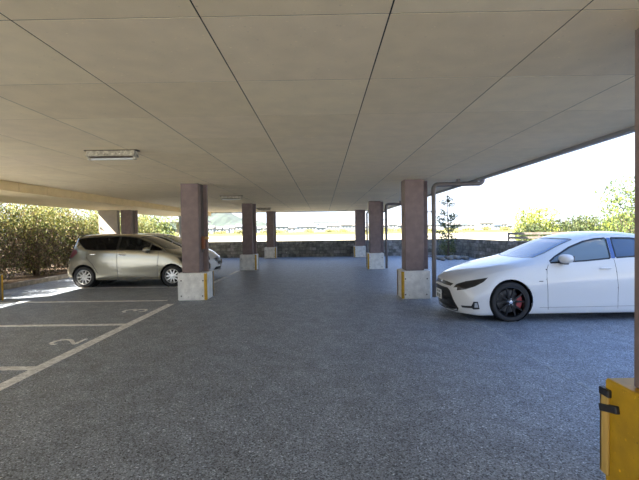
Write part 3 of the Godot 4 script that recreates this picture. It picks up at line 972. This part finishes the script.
func note_tables(pm: Material) -> Dictionary:
	var k := {"L": 3.96, "W": 0.8475, "paint": pm, "plan": 0.34, "plan_p": 2.4, "x1": 0.85, "x2": 0.85, "rplan": 0.16,
		"lean": [0.2, 0.05, 0.35, 0.0, 0.50, 0.0, 0.62, 0.04, 0.75, 0.13], "rlean": [0.25, 0.04, 0.5, 0.0, 0.75, 0.03, 0.95, 0.11, 1.2, 0.22, 1.45, 0.30],
		"yb": [0.0, 0.20, 0.3, 0.18, 0.6, 0.18, 1.3, 0.20, 2.8, 0.20, 3.5, 0.24, 3.96, 0.30],
		"wm": [0.0, 0.74, 0.06, 0.79, 0.2, 0.82, 0.6, 0.84, 1.0, 0.8475, 3.3, 0.8475, 3.7, 0.83, 3.9, 0.80, 3.96, 0.74],
		"wb": [0.0, 0.60, 0.06, 0.65, 0.3, 0.73, 0.6, 0.785, 1.1, 0.815, 2.0, 0.82, 3.0, 0.81, 3.5, 0.79, 3.9, 0.73, 3.96, 0.66],
		"yB": [0.0, 0.62, 0.1, 0.70, 0.3, 0.79, 0.6, 0.88, 0.95, 0.965, 1.3, 1.0, 2.2, 1.035, 3.0, 1.075, 3.6, 1.12, 3.96, 1.10],
		"wg": [0.0, 0.45, 0.3, 0.60, 0.6, 0.67, 0.95, 0.70, 1.3, 0.66, 1.7, 0.60, 2.2, 0.575, 3.0, 0.565, 3.6, 0.54, 3.96, 0.50],
		"yg": [0.0, 0.66, 0.1, 0.75, 0.3, 0.84, 0.6, 0.935, 0.95, 1.03, 1.3, 1.19, 1.7, 1.36, 2.1, 1.435, 2.6, 1.46, 3.1, 1.46, 3.6, 1.435, 3.96, 1.39],
		"yt": [0.0, 0.68, 0.1, 0.78, 0.3, 0.875, 0.6, 0.97, 0.85, 1.04, 1.0, 1.10, 1.3, 1.25, 1.6, 1.385, 1.85, 1.46, 2.2, 1.51, 2.6, 1.525, 3.1, 1.525, 3.6, 1.495, 3.96, 1.45],
		"front_axle": 0.82, "rear_axle": 3.33, "tyre_r": 0.305, "arch_up": 0.015, "arch_r": 0.345, "tyre_w": 0.19, "rim_r": 0.205, "inset": 0.014, "wheel_kind": "plain",
		"seats": [Vector3(1.85, 0.58, 0), Vector3(2.75, 0.62, 0)], "dash": Vector2(1.15, 0.93), "driver": 1.0,
		"mirror": Vector3(1.47, 1.065, 0.955), "handles": [Vector3(2.22, 0.925, 0.852), Vector3(3.06, 0.955, 0.84)], "handle_mat": M.chrome}
	var side := func(p, n): return p.z > 0.35 and n.z > 0.12
	var nose := func(p, _n): return p.x < 0.9
	var tail := func(p, _n): return p.x > 3.0
	var front := func(p, n): return p.x < 0.6 and n.x < -0.2
	var up := func(p, n): return p.y > 0.9 and n.y > 0.1 and p.x < 2.2
	k.cuts = [
		["windshield", "top", [Vector2(0.93, -0.2), Vector2(0.93, 0.3), Vector2(0.98, 0.52), Vector2(1.07, 0.635), Vector2(1.3, 0.60), Vector2(1.6, 0.55), Vector2(1.80, 0.51), Vector2(1.74, 0.3), Vector2(1.72, -0.2)], up, M.windshield, -0.004, 0.02, "one"],
		["quarter_window", "side", [Vector2(1.10, 1.035), Vector2(1.16, 1.09), Vector2(1.42, 1.20), Vector2(1.44, 1.05)], side, M.tint, -0.005, 0.012, "pair"],
		["window_front", "side", [Vector2(1.49, 1.055), Vector2(1.47, 1.225), Vector2(1.66, 1.315), Vector2(1.85, 1.375), Vector2(2.08, 1.41), Vector2(2.31, 1.425), Vector2(2.34, 1.07)], side, M.tint_soft, -0.006, 0.02, "pair"],
		["window_rear", "side", [Vector2(2.40, 1.072), Vector2(2.39, 1.428), Vector2(2.80, 1.43), Vector2(3.10, 1.42), Vector2(3.40, 1.398), Vector2(3.60, 1.365), Vector2(3.42, 1.215), Vector2(3.26, 1.095), Vector2(3.05, 1.075)], side, M.tint, -0.006, 0.02, "pair"],
		["pillar_trim", "side", [Vector2(2.33, 1.06), Vector2(2.30, 1.43), Vector2(2.40, 1.435), Vector2(2.41, 1.06)], side, M.black, 0.0, 0.0, "pair"],
		["tail_light", "rcorner", [Vector2(2.0, 0.86), Vector2(1.90, 1.0), Vector2(1.93, 1.07), Vector2(2.12, 1.12), Vector2(2.40, 1.05), Vector2(2.40, 0.84)], tail, M.tail, 0.0, 0.006, "pair"],
		["headlight", "corner", [Vector2(0.60, 0.60), Vector2(0.56, 0.72), Vector2(0.80, 0.78), Vector2(1.05, 0.84), Vector2(0.98, 0.72), Vector2(0.85, 0.62)], nose, M.gloss_black, -0.003, 0.0, "pair"],
		["grille", "front", [Vector2(-0.2, 0.40), Vector2(-0.2, 0.64), Vector2(0.46, 0.66), Vector2(0.26, 0.40)], front, M.black, -0.02, 0.0, "one"],
		["lower_intake", "front", [Vector2(-0.2, 0.25), Vector2(-0.2, 0.35), Vector2(0.42, 0.35), Vector2(0.50, 0.25)], front, M.black, -0.02, 0.0, "one"],
		["door_gap", "side", strip([Vector2(1.24, 0.24), Vector2(1.235, 0.6), Vector2(1.20, 0.85), Vector2(1.20, 1.02)], 0.014), side, M.gap, -0.006, 0.0, "pair"],
		["door_gap", "side", strip([Vector2(2.36, 0.24), Vector2(2.37, 0.6), Vector2(2.37, 1.05)], 0.014), side, M.gap, -0.006, 0.0, "pair"],
		["door_gap", "side", strip([Vector2(2.93, 0.42), Vector2(3.06, 0.66), Vector2(3.22, 0.84), Vector2(3.22, 1.06)], 0.014), side, M.gap, -0.006, 0.0, "pair"],
		["sill_gap", "side", strip([Vector2(1.18, 0.27), Vector2(2.0, 0.27), Vector2(2.94, 0.27)], 0.012), side, M.gap, -0.006, 0.0, "pair"],
	]
	return k
func hatchback(called: String, label: String, pm: Material, axle_x: float, d: float) -> void:
	var k := note_tables(pm)
	var t := make_car(called, label, k)
	var b := MB.new()
	for sg in [-1.0, 1.0]:
		var row := []
		for e in [[0.64, 0.50], [0.52, 0.38], [0.42, 0.28], [0.405, 0.12], [0.405, 0.0]]:
			row.append(Vector3(-0.004 + k.plan * pow(e[1] / k.W, 2.4) + key(k.lean, e[0]), e[0], sg * e[1]))
		b.tube(row, 0.017, -1, 7)
	part("chrome_trim", b, M.chrome, t)
	for sg in [-1.0, 1.0]:
		var hl := MB.new()
		hl.ball(Vector3(0.30, 0.69, sg * 0.62), Vector3(0.05, 0.045, 0.06), 8)
		part("headlight_lens", hl, M.lens_solid, t)
	var sp := MB.new()
	sp.box(Vector3(3.64, 1.485, 0), Vector3(0.20, 0.025, 0.98), 0.01, Basis(Vector3(0, 0, 1), -0.12))
	part("roof_spoiler", sp, pm, t)
	var an := MB.new()
	an.tube([Vector3(3.30, 1.50, 0), Vector3(3.42, 1.60, 0)], 0.006, 0.004, 6)
	part("aerial", an, M.black, t)
	t.rotation.y = PI
	t.position = F(axle_x + 0.82, 0, d + 0.8475)

# ---------------------------------------------------------------- ground markings
func mark(called: String, label: String, group: String, x0: float, x1: float, d0: float, d1: float) -> void:
	top(called, bx(x0, x1, 0.0, 0.004, d0, d1), M.marking, label, "road marking", Vector3.ZERO, group)
func digit(label: String, pts: Array, at: Vector3, sc := 1.0) -> void:
	var poly := Geometry2D.offset_polyline(PackedVector2Array(pts), 0.032, Geometry2D.JOIN_ROUND, Geometry2D.END_BUTT)
	var b := MB.new()
	# read from the aisle: the top of the digit points to -x, its right side points away
	b.extrude(poly[0], Vector3.ZERO, Basis(Vector3(0, 0, -1), Vector3(-1, 0, 0), Vector3(0, 1, 0)), 0.004)
	var o := top("bay_number", b, M.marking, label, "road marking", at + Vector3(0, 0.002, 0))
	o.scale = Vector3(sc, 1, sc)

func _ready() -> void:
	# camera
	var cam := Camera3D.new()
	cam.name = "camera"
	cam.fov = rad_to_deg(2.0 * atan(240.0 / 437.0))
	cam.near = 0.05; cam.far = 6000
	add_child(cam)
	var yaw := 3.5 / 437.0
	var pitch := -10.0 / 437.0
	cam.transform = Transform3D(Basis(Vector3.UP, yaw) * Basis(Vector3.RIGHT, pitch) * Basis(Vector3.FORWARD, 0.014), Vector3(0, 1.55, 0))
	cam.current = true
	# sky and exposure
	var we := WorldEnvironment.new()
	we.name = "world_environment"
	var env := Environment.new()
	env.background_mode = Environment.BG_SKY
	var sm := ProceduralSkyMaterial.new()
	sm.sky_top_color = Color(0.46, 0.63, 0.90)
	sm.sky_horizon_color = Color(0.90, 0.95, 1.0)
	sm.sky_curve = 0.25
	sm.ground_bottom_color = Color(0.5, 0.48, 0.42)
	sm.ground_horizon_color = Color(0.75, 0.74, 0.70)
	sm.sun_angle_max = 20
	sm.sky_energy_multiplier = 1.15
	var sky := Sky.new()
	sky.sky_material = sm
	env.sky = sky
	env.tonemap_mode = Environment.TONE_MAPPER_LINEAR
	env.tonemap_exposure = 1.8
	env.sdfgi_enabled = true; env.ssao_enabled = true; env.ssil_enabled = true
	# thin daylight haze over the fields
	env.volumetric_fog_enabled = true
	env.volumetric_fog_density = 0.00006
	env.volumetric_fog_albedo = Color(0.93, 0.96, 1.0)
	we.environment = env
	add_child(we)
	# sun: from behind the camera on the left
	var sun := DirectionalLight3D.new()
	sun.name = "sun"
	sun.light_color = Color(1.0, 0.965, 0.91)
	sun.light_energy = 7.5
	sun.light_angular_distance = 0.53
	sun.shadow_enabled = true
	add_child(sun)
	sun.look_at_from_position(Vector3.ZERO, Vector3(0.88, -1.0, -0.55), Vector3.UP)

	make_materials()
	M.sky_reflect_glass = glass(0.15, 0.24, 0.42, 0.7)  # windshield glass with the blue sky reflection painted into its colour
	M.windshield = glass(0.06, 0.075, 0.07, 0.5)
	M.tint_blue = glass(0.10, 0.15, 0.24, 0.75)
	M.pillar_blue = paint(0.05, 0.10, 0.30)
	M.lens_solid = mat(0.62, 0.66, 0.70, 0.15, 0.4)
	M.tint_soft = glass(0.012, 0.013, 0.013, 0.8)
	M.tint_soft.metallic_specular = 0.3
	build_shell()

	# land beyond the walls
	struct("ground_field", bx(-900, 900, -0.5, -0.12, 27, 150), M.field)
	struct("ground_field_side", bx(30, 900, -0.5, -0.12, -300, 27), M.field)
	struct("ground_field_left", bx(-900, -40, -0.5, -0.12, -300, 27), M.grass)
	struct("ground_field_behind", bx(-40, 30, -0.5, -0.12, -300, -40), M.field)
	struct("ground_grass", bx(-2500, 2500, -0.5, -0.10, 150, 2600), M.grass)
	struct("planting_bed", bx(-14.5, -9.12, -0.05, 0.10, 6, 34), M.soil)
	struct("wall_left", bx(-14.7, -14.5, 0, 1.2, 4, 34), M.concrete)

	# boundary walls of concrete block
	rng.seed = 8
	block_wall("wall_back", Vector2(-9.6, 25.45), Vector2(7.6, 25.2), 0.94, 0.40, 5)
	block_wall("wall_right", Vector2(7.55, 25.2), Vector2(8.75, 12.0), 0.96, 0.40, 5)

	# columns: right row, then left row
	column(1.82, 9.70, 0.42, 0.45, [1.73, 2.36, 9.62, 10.24], -1, "mauve column with white plinth beside the white sedan", {"fl": 0.17})
	column(1.82, 17.0, 0.42, 0.45, [1.73, 2.36, 16.92, 17.54], -1, "mauve column with downpipe midway between the white sedan and the far wall", {"fl": 0.17})
	column(1.82, 24.38, 0.42, 0.45, [1.73, 2.36, 24.30, 24.92], -1, "mauve column with downpipe standing against the far block wall", {"fl": 0.17})
	column(1.757, 2.06, 0.42, 0.43, [1.70, 2.33, 2.0, 2.65], -1, "column rising from a bright yellow plinth with black tape", {"yellow": true, "h": 0.63})
	column(-3.21, 9.88, 0.40, 0.45, [-3.29, -2.64, 9.80, 10.45], 1, "mauve column on white plinth in front of the silver hatchback")
	column(-3.19, 17.25, 0.40, 0.45, [-3.29, -2.64, 17.17, 17.82], 1, "mauve column on plinth at the end of the bay line beyond the white hatchback")
	column(-3.17, 24.55, 0.40, 0.45, [-3.29, -2.64, 24.45, 25.05], 1, "mauve column by the far block wall, without a downpipe")
	column(-8.05, 9.60, 0.45, 0.45, [-8.18, -7.5, 9.45, 10.13], 1, "column plinth with yellow corner guard beside the hedge", {"top": 2.45})
	var lp := column(-8.0, 17.25, 0.40, 0.45, [-8.10, -7.45, 17.17, 17.82], 1, "column under the low beam joined to a pale wing wall", {"top": 2.45})
	part("wing_wall", bx(-8.85, -8.12, 0, 2.45, 17.2, 17.45, 0.01), M.facade, lp, -lp.position)

	# near plinth: loose wooden guard held with tape
	var cg := thing("corner_guard_board", "ochre corner guard strapped with black tape to the yellow plinth", "corner guard", F(1.67, 0, 2.66))
	var o := -cg.position
	var b := MB.new()
	addb(b, 1.683, 1.70, 0.05, 0.57, 2.60, 2.672, 0.004)
	addb(b, 1.683, 1.745, 0.05, 0.57, 2.652, 2.672, 0.004)
	part("board", b, M.guard, cg, o)
	part("tape", bx(1.679, 1.715, 0.525, 0.572, 2.585, 2.677, 0.005), M.tape, cg, o)
	b = MB.new()
	b.box(F(1.696, 0.462, 2.595), Vector3(0.036, 0.045, 0.165), 0.005, Basis(Vector3.RIGHT, -0.25))
	part("tape", b, M.tape, cg, o)

	# drain pipes
	downpipe(2.47, 9.75, "brown drain pipe beside the column next to the white sedan")
	downpipe(2.47, 17.05, "brown drain pipe at the middle column of the drained row")
	downpipe(2.47, 24.45, "brown drain pipe at the column by the far block wall")

	# ceiling lamps
	lamp(-2.77, 5.78, "unlit fluorescent ceiling lamp with peeling white paint over the numbered bays")
	lamp(-2.80, 13.45, "unlit fluorescent ceiling lamp above the aisle beside the silver hatchback")
	lamp(-2.80, 20.85, "unlit fluorescent ceiling lamp just before the far wall columns")

	# rusty valve in the recess of the left column
	var vv := thing("rusty_valve", "rust brown box with round knob on the column before the hatchback", "valve", F(-2.77, 1.15, 10.12))
	part("valve_box", bx(-0.03, 0.035, 0.0, 0.29, -0.09, 0.06, 0.006), M.rust, vv)
	b = MB.new()
	b.ball(Vector3(0.075, 0.25, 0), Vector3(0.055, 0.035, 0.06), 10)
	part("knob", b, M.guard, vv)

	# bay lines
	mark("bay_line", "long white line along the mouths of the numbered bays", "", -3.37, -3.22, 0.5, 9.35)
	mark("bay_line", "white line from the plinth past the hatchbacks to the next column", "", -3.40, -3.27, 10.6, 17.1)
	mark("bay_line", "white cross line on the near side of the bay numbered 2", "", -8.2, -3.37, 4.92, 5.05)
	mark("bay_line", "white cross line between the bays numbered 2 and 3", "", -8.2, -3.37, 7.26, 7.38)
	mark("bay_line", "white cross line between bay 3 and the bay before the silver hatchback", "", -7.45, -3.55, 9.79, 9.90)
	mark("bay_line", "white cross line under the near side of the silver hatchback", "", -7.6, -3.45, 12.22, 12.32)
	mark("bay_line", "white cross line between the silver and the white hatchback", "", -8.2, -3.40, 14.16, 14.26)
	digit("white painted figure two on the asphalt between the two cross lines", [Vector2(0.0, 0.36), Vector2(0.02, 0.44), Vector2(0.10, 0.50), Vector2(0.24, 0.50), Vector2(0.33, 0.44), Vector2(0.34, 0.34), Vector2(0.28, 0.25), Vector2(0.03, 0.06), Vector2(0.03, 0.03), Vector2(0.38, 0.03)], F(-3.47, 0, 6.05), 0.8)
	digit("white painted figure three by the cross line next to the mauve column plinth", [Vector2(0.0, 0.42), Vector2(0.08, 0.50), Vector2(0.24, 0.50), Vector2(0.33, 0.43), Vector2(0.33, 0.34), Vector2(0.25, 0.28), Vector2(0.14, 0.27), Vector2(0.25, 0.255), Vector2(0.34, 0.19), Vector2(0.34, 0.09), Vector2(0.25, 0.02), Vector2(0.08, 0.02), Vector2(0.0, 0.10)], F(-3.52, 0, 8.45), 0.85)

	# cars
	sedan()
	hatchback("hatchback_car", "silver beige hatchback parked in the bay beside the hedge", M.silver, -4.28, 12.28)
	hatchback("hatchback_car", "white hatchback with only its nose showing past the column plinth", M.white2, -4.42, 14.42)

	# kerb beside the hedge
	var kerb := thing("kerb", "concrete kerb of short blocks along the hedge bed", "kerb", F(-9.0, 0, 18))
	b = MB.new()
	b.box(Vector3.ZERO, Vector3(0.15, 0.14, 0.592), 0.012)
	var km := b.mesh()
	for i in 40: part("kerb_block", km, M.concrete, kerb, Vector3(0, 0.065, -(-11.5 + i * 0.6)))

	# hedge shrubs on the left
	var live_leaf := [Color(0.14, 0.17, 0.03), Color(0.20, 0.20, 0.04), Color(0.09, 0.12, 0.022), Color(0.05, 0.075, 0.015), Color(0.26, 0.24, 0.08)]  # colours of living leaves, one picked at random for each
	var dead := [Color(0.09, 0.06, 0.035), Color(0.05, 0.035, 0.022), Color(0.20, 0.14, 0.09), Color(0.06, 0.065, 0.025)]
	var hs := [[-10.0, 12.6, 0.9, 2.9], [-10.7, 13.9, 0.95, 3.2], [-10.0, 15.1, 0.9, 2.8], [-11.0, 16.3, 0.95, 3.3], [-10.0, 17.3, 0.9, 2.8], [-11.4, 18.6, 1.2, 3.3], [-10.2, 19.6, 1.1, 2.5], [-10.8, 21.4, 1.2, 2.8], [-12.7, 14.6, 1.2, 3.5], [-10.0, 8.4, 0.9, 2.9], [-10.2, 9.8, 0.95, 3.5], [-10.1, 11.2, 0.9, 3.4], [-10.2, 23.6, 1.1, 2.4]]  # the nearest shrubs stand out of view, added to block sun on the paving
	for i in hs.size():
		var h: Array = hs[i]
		shrub("hedge_shrub", "leafy yellow green shrub with brown twiggy base in the hedge", "shrub", F(h[0], 0.08, h[1]), h[2], h[3], 10000, 0.075, live_leaf, 100 + i, "shrubs of the hedge beside the silver hatchback", [dead], 9, 90)
	# behind the hedge shrubs: darker trees
	for i in 3:
		shrub("garden_tree", ["dark green tree behind the hedge, beside the wing wall", "dark green tree between the wing wall and the shed", "low dark green tree in front of the shed roof"][i], "tree", F([-13.2, -12.4, -11.2][i], 0.0, [26.5, 31.0, 30.0][i]), 1.7, [3.4, 3.2, 2.6][i], 3200, 0.13, [Color(0.07, 0.12, 0.03), Color(0.14, 0.20, 0.04), Color(0.25, 0.28, 0.06)], 140 + i, "dark trees behind the hedge")

	# shed and posts beyond the white hatchback
	var sh := thing("shed", "pale small shed with a grey roof beyond the hedge end", "shed", F(-9.6, 0, 30.2))
	part("wall", bx(-0.55, 1.1, 0, 2.2, 0, 1.5, 0.01), M.facade, sh)
	part("roof", bx(-2.2, 1.4, 2.2, 2.32, -0.4, 1.9, 0.02), M.fascia, sh)
	part("post", bx(-2.1, -2.0, 0, 2.2, -0.2, -0.1, 0.005), M.fascia, sh)
	top("dark_post", bx(-7.86, -7.52, 0.0, 2.45, 24.6, 24.95, 0.01), M.dark_guard, "dark narrow post under the beam end beside the shed", "post")
	var dp := MB.new()
	dp.tube([F(-8.05, 0, 24.6), F(-8.05, 2.445, 24.6)], 0.06, -1, 12)
	top("pale_pipe", dp, M.fascia, "pale grey vertical pipe next to the dark post", "drain pipe")

	# corner tree and rubble
	corner_tree()
	rng.seed = 77
	for i in 9:
		var s := MB.new()
		s.ball(Vector3.ZERO, Vector3(rng.randf_range(0.10, 0.17), rng.randf_range(0.08, 0.15), rng.randf_range(0.10, 0.16)), 5, Basis(Vector3.UP, rng.randf() * TAU), 0.7)
		top("stone", s, [M.block, M.blocks[1], M.concrete][i % 3], "rough grey stone in the rubble at the foot of the thin tree", "stone", F(5.75 + 0.42 * (i % 4) + rng.randf_range(-0.04, 0.04), 0.07, 21.9 - 0.5 * int(i / 4) + rng.randf_range(-0.06, 0.06)), "rubble stones by the corner tree")

	# slatted fence behind the right wall
	var fc := thing("slat_fence", "weathered wooden fence of horizontal slats beyond the block wall", "fence", F(11.6, -0.1, 27.5))
	for i in 4: part("slat", bx(0, 6.0, 0.40 + i * 0.26, 0.54 + i * 0.26, 0, 0.03, 0.004), M.wood, fc)
	for i in 4: part("post", bx(0.02 + i * 1.9, 0.12 + i * 1.9, 0, 1.33, 0.03, 0.12, 0.004), M.wood, fc)

	# bushes and tree on the right
	var yel := [Color(0.24, 0.25, 0.03), Color(0.19, 0.22, 0.03), Color(0.13, 0.17, 0.025)]
	var grn := [Color(0.04, 0.065, 0.016), Color(0.065, 0.095, 0.022), Color(0.022, 0.036, 0.012), Color(0.08, 0.09, 0.025)]
	var bs := [[14.9, 31.0, 1.2, 1.7, 0], [15.6, 32.5, 1.55, 3.0, 1], [17.2, 31.5, 1.5, 2.0, 0], [19.0, 32.0, 1.5, 2.3, 0], [20.8, 32.0, 1.5, 2.2, 2], [22.6, 33.0, 1.4, 2.4, 2], [24.2, 34.0, 1.3, 2.6, 1], [25.6, 33.0, 1.5, 1.9, 0]]
	for i in bs.size():
		var q: Array = bs[i]
		if q[4] == 1: shrub("round_bush", "rounded yellow green bush rising right behind the slat fence" if i == 1 else "rounded yellow green bush standing near the grey poles", "bush", F(q[0], 0, q[1]), q[2], q[3], 3200, 0.16, yel, 200 + i, "rounded yellow bushes")
		else: shrub("field_bush", "low dark green bush in the row behind the slat fence", "bush", F(q[0], 0, q[1]), q[2], q[3], 2600, 0.17, grn if q[4] == 0 else grn + yel, 200 + i, "dark bushes behind the fence")
	shrub("tall_shrub", "tall loose green shrub beside the column with yellow plinth", "tree", F(17.6, 0, 25.5), 1.7, 4.3, 2300, 0.17, [Color(0.09, 0.13, 0.025), Color(0.16, 0.20, 0.035), Color(0.04, 0.065, 0.016)], 260, "", [], 11)
	for i in 2:
		var p := MB.new()
		p.tube([Vector3.ZERO, Vector3(0, [4.3, 3.6][i], 0)], 0.07, 0.05, 8)
		var t := thing("utility_pole", ["thin grey pole with crossarm rising behind the bushes", "short grey pole among the bushes"][i], "pole", F([28.0, 24.0][i], 0, [45.0, 46.0][i]))
		part("shaft", p, M.fascia, t)
		part("crossarm", bx(-0.5, 0.5, [3.8, 3.2][i], [3.9, 3.3][i], -0.05, 0.05), M.fascia, t)

	far_land()

func corner_tree() -> void:
	var t := thing("young_tree", "thin sparse young tree in the corner of the block wall", "tree", F(6.45, 0, 22.6))
	var g := RandomNumberGenerator.new()
	g.seed = 61
	var tr := MB.new()
	tr.tube([Vector3(0, 0, 0), Vector3(0.04, 1.2, 0), Vector3(-0.02, 2.3, 0), Vector3(0.0, 3.25, 0)], 0.045, 0.008, 7)
	part("trunk", tr, M.bark, t)
	var b := MB.new()
	var blobs := []
	for k in 44:
		var y := g.randf_range(0.7, 3.1)
		var a := g.randf() * TAU
		var branch_length := g.randf_range(0.4, 1.0) * lerpf(1.15, 0.4, (y - 0.7) / 2.4)
		var tip := Vector3(cos(a) * branch_length, y + branch_length * 0.35, sin(a) * branch_length)
		b.tube([Vector3(0, y, 0), tip], 0.012, 0.004, 4, false)
		for e in 3:
			var p := Vector3(0, y, 0).lerp(tip, 0.45 + 0.27 * e)
			blobs.append([p, Vector3(0.13, 0.10, 0.13)])
	part("branches", b, M.bark, t)
	foliage(t, blobs, 1500, 0.09, [Color(0.05, 0.08, 0.05), Color(0.09, 0.13, 0.07), Color(0.14, 0.17, 0.08)], 62, 0.1)
	# weeds at the foot
	shrub("weed_clump", "dark weed clump growing against the corner wall", "weeds", F(6.7, 0, 23.6), 0.55, 1.1, 900, 0.09, [Color(0.06, 0.09, 0.03), Color(0.10, 0.14, 0.05), Color(0.20, 0.20, 0.07)], 63)

func far_land() -> void:
	# hills on the left
	var fn := FastNoiseLite.new()
	fn.seed = 3; fn.frequency = 0.0022; fn.fractal_octaves = 4
	var b := MB.new()
	var n := 90
	var rows := []
	for r in 7:
		var row := []
		for i in n + 1:
			var x := lerpf(-1500, 700, float(i) / n)
			var d := 2200.0 + r * 110.0
			var env := clampf(1.0 - absf(x + 640.0) / 520.0, 0.0, 1.0)
			env = max(env, 0.16 * clampf(1.0 - (x + 300.0) / 900.0, 0.0, 1.0))
			var hgt := (env * 112.0 + env * fn.get_noise_2d(x * 2.2, d) * 55.0) * sin(PI * (r + 0.4) / 7.0)
			row.append(F(x, max(hgt, 0.0), d))
		rows.append(row)
	for r in 6:
		for i in n: b.quad(rows[r][i], rows[r][i + 1], rows[r + 1][i + 1], rows[r + 1][i], Vector3.UP)
	struct("hills", b, M.hill)
	# town along the far edge of the fields
	var g := RandomNumberGenerator.new()
	g.seed = 91
	var wl := [mat(0.30, 0.31, 0.33, 0.8), mat(0.22, 0.24, 0.27, 0.8), mat(0.42, 0.41, 0.40, 0.8), mat(0.16, 0.18, 0.21, 0.8)]
	var rf := [mat(0.17, 0.19, 0.22, 0.7), mat(0.22, 0.20, 0.19, 0.7), mat(0.15, 0.21, 0.30, 0.7)]
	var wn := mat(0.05, 0.07, 0.09, 0.3)
	for i in 46:
		var px := -115.0 + i * 7.0 + g.randf_range(-2, 2)
		var d: float = [330.0, 352.0, 374.0, 396.0, 418.0][i % 5]
		var x := px / 437.0 * d
		var w := g.randf_range(7, 13)
		var h := g.randf_range(3.0, 5.2)
		var t := thing("house", "small distant house on the far side of the fields", "house", F(x, 0, d), 0, "distant houses beyond the fields")
		part("walls", bx(-w / 2, w / 2, 0, h, 0, 8), wl[g.randi() % 4], t)
		var r := MB.new()
		r.extrude(PackedVector2Array([Vector2(-4.6, h), Vector2(0, h + 1.9), Vector2(4.6, h)]), F(0, 0, 4), Basis(Vector3.FORWARD, Vector3.UP, Vector3.RIGHT), w + 0.8)
		part("roof", r, rf[g.randi() % 3], t)
		for k in 3: part("window", bx(-w * 0.35 + k * w * 0.28, -w * 0.35 + k * w * 0.28 + 1.3, h - 1.9, h - 0.8, -0.06, 0.02), wn, t)
	for i in 3:
		var xx: float = [4.0, 16.0, 34.0][i]
		var t := thing("factory_hall", ["long distant grey hall with flat roof on the skyline", "distant pale hall with a blue roof beside the long grey hall", "low distant hall beside the blue roofed hall"][i], "building", F(xx, 0, [540, 500, 540][i]))
		var ww: float = [32.0, 14.0, 22.0][i]
		var hh: float = [11.5, 8.0, 7.5][i]
		part("walls", bx(-ww / 2, ww / 2, 0, hh, [0, -20, 5][i], 30), wl[[1, 2, 3][i]], t)
		part("roof", bx(-ww / 2 - 0.6, ww / 2 + 0.6, hh, hh + 0.9, [0, -20, 5][i] - 0.5, 30.5), rf[[0, 2, 0][i]], t)
		for k in int(ww / 4): part("window", bx(-ww / 2 + 1 + k * 4, -ww / 2 + 3.4 + k * 4, hh - 3.5, hh - 2.0, [0, -20, 5][i] - 0.1, [0, -20, 5][i] + 0.05), wn, t)
	# raised road on the right
	var vd := thing("viaduct", "long raised road on piers across the far fields", "bridge", F(230, 0, 620))
	part("deck", bx(-90, 260, 8.2, 10.0, 0, 10), wl[1], vd)
	for i in 18: part("pier", bx(-88 + i * 20, -85.5 + i * 20, 0, 8.2, 3, 7), wl[3], vd)
	# thickets along the far bank
	for i in 16:
		var px: float = -118 + i * 20.0 + g.randf_range(-6, 6)
		var d := g.randf_range(230, 300)
		shrub("bank_thicket", "pale yellow green thicket on the far bank of the fields", "bush", F(px / 437.0 * d, -0.1, d), g.randf_range(3, 6), g.randf_range(1.2, 2.0), 260, 0.9, [Color(0.22, 0.21, 0.06), Color(0.18, 0.18, 0.05), Color(0.27, 0.25, 0.10)], 300 + i, "thickets on the far bank")
